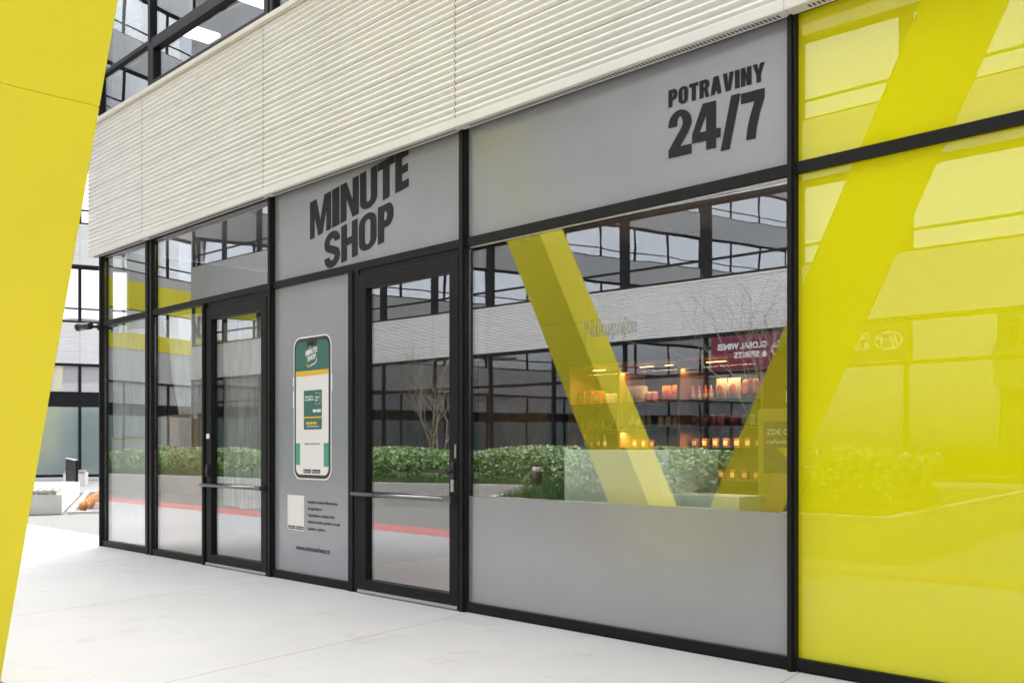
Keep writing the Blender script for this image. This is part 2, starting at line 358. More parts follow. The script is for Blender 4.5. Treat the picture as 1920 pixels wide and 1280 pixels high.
for i, (a, b_) in enumerate(bays[5:]):
    if i in (1, 2): pane(a, b_, .072, 2.66, yellowp, 'yellow_panel'); pane(a, b_, 2.722, 3.54, yellowp, 'yellow_panel')
    else: pane(a, b_, .072, 2.66); pane(a, b_, 2.722, 3.54)
# thin pale gasket lines round the panes
for a, b_, z0, z1 in [(-11.925, -10.705, 2.722, 3.5), (-10.546, -8.062, 2.722, 3.5), (-5.321, -2.722, .845, 2.66)]:
    bp_('gasket', MB().box(a, b_, -.004, .0, z1-.014, z1-.002), steel)
# doors
def door(x0, x1, zt, lever=True):
    d = bp_('door', MB().box(x0, x0+.10, -.035, .05, .04, zt).box(x1-.10, x1, -.035, .05, .04, zt).box(x0+.10, x1-.10, -.035, .05, .04, .115).box(x0+.10, x1-.10, -.035, .05, zt-.115, zt)
            .box(x0-.012, x0-.001, -.03, .05, .03, zt+.012).box(x1+.001, x1+.012, -.03, .05, .03, zt+.012).box(x0, x1, -.02, .05, zt+.004, 2.66), frame, bevel=.003)
    bp_('glass_pane', MB().box(x0+.10, x1-.10, .0, .01, .115, zt-.115), glass_shop, parent=d)
    bp_('threshold', MB().box(x0, x1, -.045, .05, .008, .034), steel, parent=d)
    zb = .815; yb = -.085
    bp_('push_bar', MB().tube((x0-.02, yb, zb), (x1-.04, yb, zb), .017, n=16).box(x1-.10, x1-.01, yb-.02, -.035, zb-.02, zb+.02).box(x0+.03, x0+.06, yb, -.035, zb-.01, zb+.01), steel if False else pushm, parent=d)
    return d
pushm = pbr('satin_gray_metal', (.22, .22, .23), .28, .9, var=.1)
d2 = door(-6.645, -5.40, 2.61)
bp_('handle', MB().box(-5.475, -5.435, -.05, -.036, .96, 1.09).tube((-5.455, -.05, 1.02), (-5.455, -.10, 1.02), .011).box(-5.66, -5.445, -.108, -.092, 1.008, 1.032), blackv, parent=d2)
bp_('lock_cylinder', MB().box(-5.472, -5.44, -.045, -.036, .87, .96).tube((-5.456, -.045, .925), (-5.456, -.052, .925), .011), steel, parent=d2)
bp_('lock_rosette', MB().box(-5.43, -5.412, -.045, -.036, 1.12, 1.22), steel, parent=d2)
d1 = door(-9.275, -8.10, 2.60)
bp_('handle', MB().box(-9.24, -9.21, -.06, -.036, .90, 1.02).tube((-9.225, -.06, .97), (-9.225, -.06, .93), .012), blackv, parent=d1)
bp_('lock_plate', MB().box(-9.262, -9.20, -.041, -.036, 1.285, 1.335), whitev, parent=d1)
# soffit, vent strip, cladding lip
for i in range(len(MX)-1):
    a, b_ = MX[i]-(.16 if i == 0 else 0), MX[i+1]
    mbk = MB(); clad_sheet(mbk, a+.003, b_-.003, -.10, ZC0+.03, ZC1); bp_('cladding_panel', mbk, clad)
    bp_('cladding_lip', MB().box(a+.001, b_-.001, -.122, -.030, ZC0-.022, ZC0+.046), clad, bevel=.006)
    vs = MB(); x = a+.12
    while x < b_-.04: vs.box(x, x+.012, -.092, -.060, ZC0-.0245, ZC0-.0215); x += .026
    bp_('vent_slots', vs, slotm)
bp_('cladding_backing', MB().box(-12.12, MX[-1], -.08, .12, ZC0+.035, ZC1-.002), dark)
em = MB(); clad_sheet(em, -.10, 9, -12.165, ZC0+.03, ZC1, 'y'); bp_('cladding_panel', em, clad)
bp_('sill_flashing', MB().box(-12.20, MX[-1], -.135, .05, ZC1+.012, ZC1+.060).box(-12.18, MX[-1], -.112, .05, ZC1-.001, ZC1+.012), cladcap, bevel=.004)
bp_('soffit_board', MB().box(-12.14, MX[-1], -.029, -.004, ZC0-.012, ZC0+.03), dark)
# structure
bp_('floor_slab', MB().box(-12.1, 13.3, .12, 9, 3.62, 5.05), roomlight)
bp_('interior_floor', MB().box(-11.98, 13.2, .10, 9, .0, .012), pbr('shop_floor_vinyl', (.66, .54, .57), .45, var=.08))
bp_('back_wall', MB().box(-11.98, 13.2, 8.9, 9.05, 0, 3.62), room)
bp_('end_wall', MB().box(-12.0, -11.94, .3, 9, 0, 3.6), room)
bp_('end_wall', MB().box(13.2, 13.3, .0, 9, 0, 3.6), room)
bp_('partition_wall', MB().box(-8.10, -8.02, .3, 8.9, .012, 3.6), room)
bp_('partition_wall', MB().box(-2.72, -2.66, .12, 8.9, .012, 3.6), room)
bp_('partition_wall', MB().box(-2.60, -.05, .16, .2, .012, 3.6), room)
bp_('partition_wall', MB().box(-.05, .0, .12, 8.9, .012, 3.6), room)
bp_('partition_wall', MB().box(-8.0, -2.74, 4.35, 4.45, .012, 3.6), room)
bp_('partition_wall', MB().box(-11.9, -8.12, 5.6, 5.7, .012, 3.6), roomlight)
bp_('concrete_column', MB().box(-9.9, -9.45, 1.6, 2.05, .012, 3.6), roomlight)
bp_('ceiling_duct', MB().box(-11.9, -8.15, 1.9, 2.7, 2.85, 3.25), room)
bp_('ceiling_duct', MB().box(-11.9, -8.15, 2.9, 3.2, 2.5, 2.9), room)
# upper storeys
def upper(zs, z1, lit=False):
    """window band from sill zs to head z1, one window part per bay"""
    for i in range(len(MX)-1):
        a, b_ = (MX[i] if i else -12.05), MX[i+1]; a += .03; b_ -= .03; zt = zs+.56
        f = bp_('window', MB().box(a-.03, a, -.03, .1, zs, z1).box(b_, b_+.03, -.029, .1, zs, z1).box(a, b_, -.02, .1, z1-.06, z1).box(a, b_, -.02, .1, zs, zs+.035)
                .box(a, b_, -.02, .1, zt, zt+.05) , frame, bevel=.003)
        if i % 2 == 1 or i > 3:
            bp_('sash', MB().box(a+.012, a+.09, -.035, .06, zs+.045, zt-.01).box(b_-.09, b_-.012, -.035, .06, zs+.045, zt-.01).box(a+.09, b_-.09, -.035, .06, zs+.045, zs+.12).box(a+.09, b_-.09, -.035, .06, zt-.085, zt-.01), frame, parent=f, bevel=.004)
        bp_('pane', MB().box(a, b_, .012, .020, zs+.035, zt).box(a, b_, .012, .020, zt+.05, z1-.06), glass_up, parent=f)
        if i in (0, 3, 5, 6, 8):
            bl = MB(); z = z1-.1
            while z > zs+(.35 if i else .62): bl.box(a+.03, (a+.8 if i == 0 else b_-.03), .12, .15, z-.030, z-.006); z -= .036
            bp_('blind', bl, blind, parent=f)
Z = ZC1+.06
upper(Z, Z+2.1)
bp_('ceiling_slab', MB().box(-12.1, 13.3, .12, 9, Z+2.12, Z+2.5), roomlight)
bp_('room_wall', MB().box(-12.1, 13.3, 5.5, 5.6, Z-.1, Z+2.12), room)
for x0, y0 in [(-11.62, .86), (-10.25, .84), (-8.6, 1.9), (-6.2, 1.5), (-3.5, 1.9), (1, 1.9), (5, 1.9)]:
    bp_('ceiling_light', MB().box(x0, x0+.30, y0, y0+.34, 6.34, 6.38), ceil_led)
for k in range(1):
    mbk = MB()
    for i in range(len(MX)-1): clad_sheet(mbk, MX[i]+.0015-(.1 if i == 0 else 0), MX[i+1]-.0015, -.08, Z+2.12, Z+3.62)
    bp_('cladding_panel', mbk, clad)
    bp_('cladding_backing', MB().box(-12.05, 13.3, -.05, .12, Z+2.125, Z+3.6), dark)
    em = MB(); clad_sheet(em, -.08, 9, -12.115, Z+2.12, Z+3.62, 'y'); bp_('cladding_panel', em, clad)
bp_('end_wall', MB().box(-12.09, -12.0, .12, 9, Z, Z+2.12), frame)
bp_('roof', MB().box(-12.15, 13.35, -.1, 9.1, Z+3.66, Z+3.85), roof)
bp_('outer_wall', MB().box(-12.1, 13.3, 9.05, 9.2, 0, Z+3.6), clad)

# ================================================================ LETTERING
def glyph(ch, w=1.0, s=.27, t=.21):
    """splines in a w x 1 box; s stem width, t bar height"""
    q = {}
    if ch == 'M': return [[(0, 0), (s*.8, 0), (s*.8, .62), (w/2-.10, 0), (w/2+.10, 0), (w-s*.8, .62), (w-s*.8, 0), (w, 0), (w, 1), (w-s*1.15, 1), (w/2, .38), (s*1.15, 1), (0, 1)]]
    if ch == 'I': return [[(0, 0), (w, 0), (w, 1), (0, 1)]]
    if ch == 'N': return [[(0, 0), (s, 0), (s, .58), (w-s, 0), (w, 0), (w, 1), (w-s, 1), (w-s, .42), (s, 1), (0, 1)]]
    if ch == 'U':
        r = w/2; h = .24
        return [[(0, 1), (0, h)]+arc(r, h, r, h, 180, 360, 16)+[(w, 1), (w-s, 1), (w-s, h+.03)]+arc(r, h+.03, r-s, h-t+.06, 0, -180, 12)+[(s, 1)]]
    if ch == 'T': return [[(w/2-s/2, 0), (w/2+s/2, 0), (w/2+s/2, 1-t), (w, 1-t), (w, 1), (0, 1), (0, 1-t), (w/2-s/2, 1-t)]]
    if ch == 'E': return [[(0, 0), (w, 0), (w, t), (s, t), (s, .5-t/2), (w*.93, .5-t/2), (w*.93, .5+t/2), (s, .5+t/2), (s, 1-t), (w, 1-t), (w, 1), (0, 1)]]
    if ch == 'H': return [[(0, 0), (s, 0), (s, .5-t/2), (w-s, .5-t/2), (w-s, 0), (w, 0), (w, 1), (w-s, 1), (w-s, .5+t/2), (s, .5+t/2), (s, 1), (0, 1)]]
    if ch == 'O':
        r = w/2; h = .27
        return [arc(r, h, r, h, 180, 360, 14)+arc(r, 1-h, r, h, 0, 180, 14), arc(r, h+.02, r-s, h-t+.06, 180, 360, 12)+arc(r, 1-h-.02, r-s, h-t+.06, 0, 180, 12)]
    if ch in 'PR':
        r = .27; z0 = .40
        outer = [(0, 0), (s, 0), (s, z0-.02), (w-r*.9, z0-.02)]+arc(w-r*.9, z0+.28, r*.9, .30, -90, 0, 8)+arc(w-r*.9, 1-.27, r*.9, .27, 0, 90, 8)+[(0, 1)]
        if ch == 'R':
            outer = [(0, 0), (s, 0), (s, .40), (s+.06, .40), (w-s*.98, 0), (w, 0), (w*.80, .44)]+arc(w-r*.9, z0+.30, r*.9, .26, -70, 0, 8)+arc(w-r*.9, 1-.27, r*.9, .27, 0, 90, 8)+[(0, 1)]
        inner = [(s, z0+t-.03), (w-s-.04, z0+t-.03)]+arc(w-s-.06, (z0+t+1-t)/2-.01, .06, (1-t-(z0+t))/2+.01, -80, 80, 6)+[(s, 1-t+.02)]
        return [outer, inner]
    if ch == 'S':
        hs_ = s/2; c = []
        c += arc(w/2, .715, w/2-hs_, .285-t/2, -8, 180, 14)
        c += [(hs_, .66), (hs_+.02, .60), (w*.36, .535), (w*.60, .46), (w-hs_-.02, .385), (w-hs_, .32)]
        c += arc(w/2, .285, w/2-hs_, .285-t/2, 0, -188, 14)
        Lf, Rt = [], []
        for i, p in enumerate(c):
            a = c[max(0, i-1)]; b2 = c[min(len(c)-1, i+1)]; dx, dy = b2[0]-a[0], b2[1]-a[1]; l = math.hypot(dx, dy) or 1
            nx, ny = -dy/l, dx/l; Lf.append((p[0]+nx*hs_, p[1]+ny*t/2)); Rt.append((p[0]-nx*hs_, p[1]-ny*t/2))
        return [Lf+Rt[::-1]]
    if ch == 'A': return [[(0, 0), (s, 0), (s+.055, .20), (w-s-.055, .20), (w-s, 0), (w, 0), (w/2+s*.62, 1), (w/2-s*.62, 1)], [(s+.10, .38), (w-s-.10, .38), (w/2, .80)]]
    if ch == 'V': return [[(w/2-s*.6, 0), (w/2+s*.6, 0), (w, 1), (w-s, 1), (w/2, .30), (s, 1), (0, 1)]]
    if ch == 'Y': return [[(w/2-s/2, 0), (w/2+s/2, 0), (w/2+s/2, .38), (w, 1), (w-s, 1), (w/2, .62), (s, 1), (0, 1), (w/2-s/2, .38)]]
    if ch == '2':
        r = w/2; o_ = [(0, .66)]+arc(r, .70, r, .30, 180, -12, 16)+[(w*.86, .48), (w*.62, .30), (w*.50, .21), (w, .21), (w, 0), (0, 0), (0, .17), (w*.30, .40), (w*.56, .60)]
        return [o_+arc(r, .70, r-s, .30-t+.06, -6, 180, 12)+[(s, .66)]]
    if ch == '4': return [[(w*.50, 0), (w*.84, 0), (w*.84, .20), (w, .20), (w, .40), (w*.84, .40), (w*.84, 1), (w*.38, 1), (0, .40), (0, .20), (w*.50, .20)], [(w*.25, .40), (w*.50, .40), (w*.50, .76)]]
    if ch == '/': return [[(0, -.10), (w*.45, -.10), (w, 1.02), (w*.55, 1.02)]]
    if ch == '7': return [[(w*.22, 0), (w*.62, 0), (w*.66, .22), (w*.80, .52), (w, .82), (w, 1), (0, 1), (0, .78), (w*.58, .78), (w*.40, .50), (w*.28, .26)]]
def letters(parent, txt, cells, quad, asp, y, mat, s=.27, t=.21, th=.0015):
    """each letter its own mesh, mapped into a quad BL,TL,TR,BR on the xz plane"""
    BL, TL, TR, BR = quad; W = cells[-1][1]-cells[0][0]; c0 = cells[0][0]
    for ch, (a, b_) in zip(txt, cells):
        wu = (b_-a)/W*asp
        me = curve_mesh('letter', glyph(ch, wu, s if ch != 'I' else wu, t)); n_ = len(me.vertices)
        co = np.zeros(n_*3); me.vertices.foreach_get('co', co); co = co.reshape(-1, 3)
        u = ((a-c0)+co[:, 0]/wu*(b_-a))/W; v = co[:, 1]
        x = (1-u)*(1-v)*BL[0]+(1-u)*v*TL[0]+u*v*TR[0]+u*(1-v)*BR[0]; z = (1-u)*(1-v)*BL[1]+(1-u)*v*TL[1]+u*v*TR[1]+u*(1-v)*BR[1]
        me.vertices.foreach_set('co', np.stack([x-parent.location.x, np.full(n_, y-parent.location.y), z-parent.location.z], 1).ravel()); me.update()
        lo = link('letter', me, mat, parent)
        so_ = lo.modifiers.new('solid', 'SOLIDIFY'); so_.thickness = th; so_.offset = 0
YL = -.0035
T1 = E('shop_lettering', 'rising dark gray MINUTE SHOP lettering on the gray panel over the right-hand door', 'sign', (-6.7, -.002, 2.73))
letters(T1, 'MINUTE', [(-7.413, -7.09), (-7.07, -6.965), (-6.945, -6.685), (-6.665, -6.43), (-6.42, -6.20), (-6.19, -6.019)], ((-7.413, 3.027), (-7.413, 3.355), (-6.019, 3.545), (-6.019, 3.236)), 4.35, YL, darkink, s=.265, t=.20)
letters(T1, 'SHOP', [(-7.187, -6.955), (-6.935, -6.70), (-6.68, -6.44), (-6.42, -6.215)], ((-7.187, 2.724), (-7.187, 3.034), (-6.215, 3.163), (-6.215, 2.866)), 3.2, YL, darkink, s=.265, t=.20)
T2 = E('opening_lettering', 'dark gray POTRAVINY 24/7 lettering on the large gray panel over the wide window', 'sign', (-3.2, -.002, 2.9))
ws = [('P', .9), ('O', .95), ('T', .9), ('R', .95), ('A', 1.05), ('V', 1.0), ('I', .42), ('N', .95), ('Y', 1.05)]
tot = sum(a for _, a in ws)+.13*8; x = -3.53; cells = []
for ch, a in ws: cells.append((x, x+a*.649/tot)); x += (a+.13)*.649/tot
letters(T2, 'POTRAVINY', cells, ((-3.53, 3.229), (-3.53, 3.332), (-2.881, 3.322), (-2.881, 3.219)), 6.25, YL, darkink, s=.26, t=.2)
letters(T2, '24/7', [(-3.53, -3.365), (-3.36, -3.165), (-3.165, -3.035), (-3.03, -2.881)], ((-3.53, 2.925), (-3.53, 3.20), (-2.881, 3.178), (-2.881, 2.912)), 2.36, YL, darkink, s=.225, t=.2)

# phone poster
PX0, PX1, PZ0, PZ1 = -7.668, -7.096, .925, 2.165
PH = E('phone_poster', 'black framed phone sticker with green and white screen on the narrow gray panel', 'poster', (-7.38, -.001, .925))
def pp(name, poly, layer, mat, parent=None, loc=PH):
    mb = plate(poly, -.0012*layer, .0010); mb.v = [(x-loc.location.x, y-loc.location.y, z-loc.location.z) for x, y, z in mb.v]
    return part(name, mb, mat, parent or loc)
def ptext(txt, x0, x1, z0, z1, layer, mat, parent=None, bold=.015, loc=PH, name='lettering'):
    me = text_mesh(txt, x0-loc.location.x, x1-loc.location.x, z0-loc.location.z, z1-loc.location.z, bold, .0003)
    return link(name, me, mat, parent or loc, (0, -.0012*layer-.0009-loc.location.y, 0))
pp('rim', rrect(PX0-.014, PX1+.014, PZ0-.014, PZ1+.014, .10), 1, whitev)
pp('side_button', rrect(PX0-.026, PX0-.0145, 1.55, 1.70, .004), 1, whitev); pp('side_button', rrect(PX0-.026, PX0-.0145, 1.74, 1.83, .004), 1, whitev)
pp('side_button', rrect(PX1+.0145, PX1+.026, 1.68, 1.83, .004), 1, whitev)
pp('bezel', rrect(PX0, PX1, PZ0, PZ1, .09), 2, blackv)
SX0, SX1, SZ0, SZ1 = PX0+.027, PX1-.027, PZ0+.03, PZ1-.03
scr = pp('screen', rrect(SX0, SX1, SZ0, SZ1, .065), 3, whitev)
hd = arc(SX1-.065, SZ1-.065, .065, .065, 0, 90, 8)+arc(SX0+.065, SZ1-.065, .065, .065, 90, 180, 8)+[(SX0, 1.875), (SX1, 1.875)]
head = pp('header', hd, 4, greenv)
pp('notch', [(SX0+.17, SZ1+.003), (SX0+.18, SZ1-.035)]+[(SX0+.20, SZ1-.046), (SX1-.20, SZ1-.046)]+[(SX1-.18, SZ1-.035), (SX1-.17, SZ1+.003)], 5, blackv)
pp('stripe', [(SX0, 1.835), (SX1, 1.835), (SX1, 1.873), (SX0, 1.873)], 5, ambv)
LG = bpy.data.objects.new('logo', None); C.objects.link(LG); LG.parent = PH
LG.location = (0, 0, 0)
def logo_letters(cx, cz, sc, layer):
    tmp = type('o', (), {})()
    for txt, dx, dz, w_, h_ in (('MINUTE', 0, .0, 1.0, .24), ('SHOP', .02, -.26, .72, .24)):
        x0 = cx-w_*sc/2+dx*sc; n_ = len(txt); cw = w_*sc/n_
        for k, ch in enumerate(txt):
            wu = .85; me = curve_mesh('letter', glyph(ch, wu, .27 if ch != 'I' else .5, .2)); m_ = len(me.vertices)
            co = np.zeros(m_*3); me.vertices.foreach_get('co', co); co = co.reshape(-1, 3)
            xx = x0+k*cw+co[:, 0]/wu*cw*.93; zz = cz+dz*sc+co[:, 1]*h_*sc+(xx-x0)*.16
            me.vertices.foreach_set('co', np.stack([xx-PH.location.x, np.full(m_, -.0012*layer-PH.location.y), zz-PH.location.z], 1).ravel()); me.update()
            link('letter', me, whitev, LG)
logo_letters(-7.385, 2.005, .19, 5.8)
def strokeline(pts, wd):
    Lf, Rt = [], []
    for i, p in enumerate(pts):
        a = pts[max(0, i-1)]; b2 = pts[min(len(pts)-1, i+1)]; dx, dz = b2[0]-a[0], b2[1]-a[1]; l = math.hypot(dx, dz) or 1
        Lf.append((p[0]-dz/l*wd, p[1]+dx/l*wd)); Rt.append((p[0]+dz/l*wd, p[1]-dx/l*wd))
    return [(Lf[i], Lf[i+1], Rt[i+1], Rt[i]) for i in range(len(pts)-1)]
def strokepart(name, pts, wd, layer, mat):
    mb = MB()
    for q in strokeline(pts, wd): mb.add([(x-PH.location.x, -.0012*layer-.001-PH.location.y, z-PH.location.z) for x, z in q[::-1]], [(0, 1, 2, 3)])
    return part(name, mb, mat, PH)
leafl = pbr('lime_vinyl', (.62, .70, .22), .4)
strokepart('logo_handle', arc(-7.378, 2.065, .030, .055, -5, 185, 14), .005, 5, leafl)
strokepart('logo_base', [(-7.455, 1.935), (-7.448, 1.912), (-7.43, 1.910), (-7.40, 1.917)], .006, 5, ambv)
strokepart('logo_base', [(-7.399, 1.917), (-7.36, 1.927), (-7.325, 1.938), (-7.31, 1.955), (-7.303, 1.985)], .005, 5, whitev)
card = pp('card', [(-7.51, 1.355), (-7.225, 1.355), (-7.225, 1.70), (-7.51, 1.70)], 4, greenv)
pp('stripe', [(-7.51, 1.455), (-7.225, 1.455), (-7.225, 1.468), (-7.51, 1.468)], 5, ambv)
pp('card_frame', [(-7.33, 1.575), (-7.25, 1.575), (-7.25, 1.675), (-7.33, 1.675)], 5, whitev)
pp('card_frame', [(-7.327, 1.578), (-7.253, 1.578), (-7.253, 1.672), (-7.327, 1.672)], 6, greenv)
ptext('MINUTE\nSHOP', -7.32, -7.26, 1.60, 1.645, 6.6, whitev)
ptext('Stáhněte\nsi aplikaci', -7.49, -7.35, 1.605, 1.655, 5, whitev, bold=.03)
for k in range(5):
    cx = -7.455+k*.035; pp('round_icon', arc(cx, 1.41, .0145, .0145, 0, 345, 14), 5, ambv)
pp('badge', rrect(-7.365, -7.305, 1.505, 1.53, .01), 5, whitev); pp('badge', rrect(-7.298, -7.238, 1.505, 1.53, .01), 5, whitev)
pp('caption_line', [(-7.46, 1.378), (-7.27, 1.378), (-7.27, 1.384), (-7.46, 1.384)], 5, whitev)
pp('side_block', [(SX0, 1.04), (SX0+.068, 1.04), (SX0+.068, 1.235), (SX0, 1.235)], 4, tealv)
pp('side_block', [(SX1-.072, 1.03), (SX1, 1.03), (SX1, 1.235), (SX1-.072, 1.235)], 4, tealv)
ptext('Aplikaci stáhnete zde', -7.50, -7.255, 1.215, 1.24, 4, greenv, bold=.0)
for a, b_, tx in ((-7.515, -7.395, 'App Store'), (-7.375, -7.25, 'Google Play')):
    bd = pp('badge', rrect(a, b_, .970, 1.003, .005), 4, blackv); ptext(tx, a+.032, b_-.008, .976, .992, 5, whitev)
    pp('badge_mark', [(a+.012, .977), (a+.026, .9865), (a+.012, .996)], 5, whitev)
# instruction sticker (its code square is left blank)
IN = E('instruction_lettering', 'small Czech instruction lines and web address in dark letters low on the gray panel', 'sign', (-7.3, -.001, .3))
pp('white_label', [(-7.785, .452), (-7.51, .452), (-7.51, .768), (-7.785, .768)], 1, whitev, loc=IN)
for a, b_, tx in ((-7.775, -7.655, 'App Store'), (-7.642, -7.52, 'Google Play')):
    pp('badge', rrect(a, b_, .462, .492, .005), 2, blackv, loc=IN); ptext(tx, a+.032, b_-.006, .468, .484, 3, whitev, loc=IN); pp('badge_mark', [(a+.012, .469), (a+.026, .477), (a+.012, .485)], 3, whitev, loc=IN)
for k, (tx, x1) in enumerate([('Stáhněte si aplikaci Minute Shop.', -6.99), ('Zaregistrujte se', -7.23), ('Odemkněte si v aplikaci dveře.', -7.03), ('Vyberte si zboží a položte ho na pás.', -6.95), ('Zaplaťte v aplikaci.', -7.18)]):
    zc = .712-k*.0585; ptext(tx, -7.455, x1, zc-.016, zc+.018, 1, blackv, loc=IN, bold=.025)
ptext('www.minuteshop.cz', -7.645, -7.105, .265, .325, 1, blackv, loc=IN, bold=.03)
# faint words on the wide window
WL = single('window_lettering', MB(), whitev, 'faint pale word Nakupujte on the upper part of the wide shop window', 'sign', (0, 0, 0))
bpy.data.objects.remove(WL)
ghost = film('pale_ghost_vinyl', (.45, .43, .30), .24, .8)
me = text_mesh('Nakupujte', -.26, .17, -.10, .05, .02, .0004); WL = tag(link('window_lettering', me, ghost, None, (-3.95, -.004, 1.97)), 'faint pale word Nakupujte on the upper part of the wide shop window', 'sign')

# ================================================================ CCTV camera
cc = E('security_camera', 'small black and silver security camera on the far corner post of the shop front', 'security camera', (-12.0, -.05, 2.66))
part('mount', MB().box(-.03, .03, 0, .05, -.04, .04).tube((0, .0, 0), (0, -.10, .0), .02), blackv, cc)
part('body', MB().tube((.03, -.10, .0), (-.16, -.17, -.005), .042, .042, 18).tube((-.155, -.168, -.005), (-.18, -.178, -.006), .048, .048, 18), blackv, cc)
part('lens', MB().tube((-.1805, -.1785, -.006), (-.19, -.182, -.006), .036, .03, 18), steel, cc)

# ================================================================ SHEETS BEHIND THE LEFT GLAZING
def sheet(x0, x1, z0, z1, y, amp, nx=60, nz=70, seed=1, freq=26, skew=0, taper=0):
    r = random.Random(seed); ph = [r.uniform(0, 6) for _ in range(6)]; v = []; f = []
    for j in range(nz+1):
        t = j/nz; z = z0+(z1-z0)*t
        for i in range(nx+1):
            u = i/nx; xx = x0+(x1-x0)*u+skew*(1-t)*(1-u)*(x1-x0)
            d = math.sin(freq*u+ph[0]+2.2*math.sin(3*t+ph[1]))*.5+math.sin(freq*1.9*u+ph[2]+3*t)*.3+math.sin(freq*.5*u-6*t+ph[3]+1.5*math.sin(5*u+4*t))*.7
            v.append((xx, y+amp*d*(1.2-.7*t), z+.01*math.sin(9*u+ph[4])))
    for j in range(nz):
        for i in range(nx): a = j*(nx+1)+i; f.append((a, a+1, a+nx+2, a+nx+1))
    return MB().add(v, f, True)
o_ = single('plastic_sheet', sheet(-11.92, -10.78, 1.31, 2.58, .10, .016, seed=3), plastic, 'crumpled gray plastic sheet hanging behind the leftmost pane above a green tape', 'plastic sheet', group='sheeting behind the left glazing')
o_ = single('plastic_sheet', sheet(-10.52, -9.36, 1.50, 2.62, .10, .03, seed=5, freq=18, skew=.34), plastic, 'skewed dark plastic sheet hanging behind the pane beside the left door, above the brown board', 'plastic sheet', group='sheeting behind the left glazing')
o_ = single('plastic_sheet', sheet(-9.17, -8.22, .60, 2.45, .10, .010, seed=8, freq=60), plastic_clear, 'streaky clear plastic sheet hanging behind the glass of the left door', 'plastic sheet', group='sheeting behind the left glazing')
single('paper_sheet', MB().box(-11.92, -10.72, .085, .088, .06, 1.285), paperwhite, 'plain white paper sheet covering the bottom of the leftmost pane', 'paper sheet')
single('tape_strip', MB().box(-11.92, -10.72, .080, .084, 1.285, 1.312), tapeg, 'yellow green tape strip across the leftmost pane', 'tape')
single('cardboard', MB().box(-10.535, -9.36, .07, .076, .06, 1.55), cardboard, 'upright brown board standing behind the pane left of the left door', 'board')
single('cable', MB().tube((-9.3, 1.2, 3.5), (-9.15, 1.15, 3.1), .008).tube((-9.15, 1.15, 3.1), (-9.25, 1.1, 2.9), .008).tube((-9.25, 1.1, 2.9), (-9.1, 1.2, 3.4), .008), dark, 'dark cable looping from the ceiling of the empty unit', 'cable')

# ================================================================ V COLUMNS
def vcolumn(loc, label, group, top=7.6, D=.46, k1=.516, k2=.485, wdt=.54, base=True, rz=0):
    o = E('v_column', label, 'column', loc, rz, group)
    xl0, xr0 = -.56, .11   # outer-left and inner-right feet measured from the centre
    def leg(side):
        mb = MB()
        for z0, z1 in ((0, 2.56), (2.5603, top)):
            if side < 0: P = lambda z: (-.595-k1*z, -.595-k1*z+wdt)
            else: P = lambda z: (.062+k2*z, .062+k2*z+wdt)
            a0, a1 = P(z0); b0, b1 = P(z1)
            if side < 0 and z0 == 0: pass
            mb.prism_xz([(a0, z0), (a1, z0), (b1, z1), (b0, z1)], -D, 0)
        mb2 = MB()
        return mb
    part('leg', leg(-1), yellow, o, bevel=.006); part('leg', leg(1), yellow, o, bevel=.006)
    if base: part('base_plate', MB().box(-.68, .70, -D-.06, .06, 0, .012), frame, o)
    return o
vcolumn((-5.79, -3.22, 0), 'tall bright yellow V shaped column at the left edge, mirrored in the wide window', 'yellow V columns along the walk')
vcolumn((4.85, -3.22, 0), 'second bright yellow V column further right along the walk, behind the viewer', 'yellow V columns along the walk')

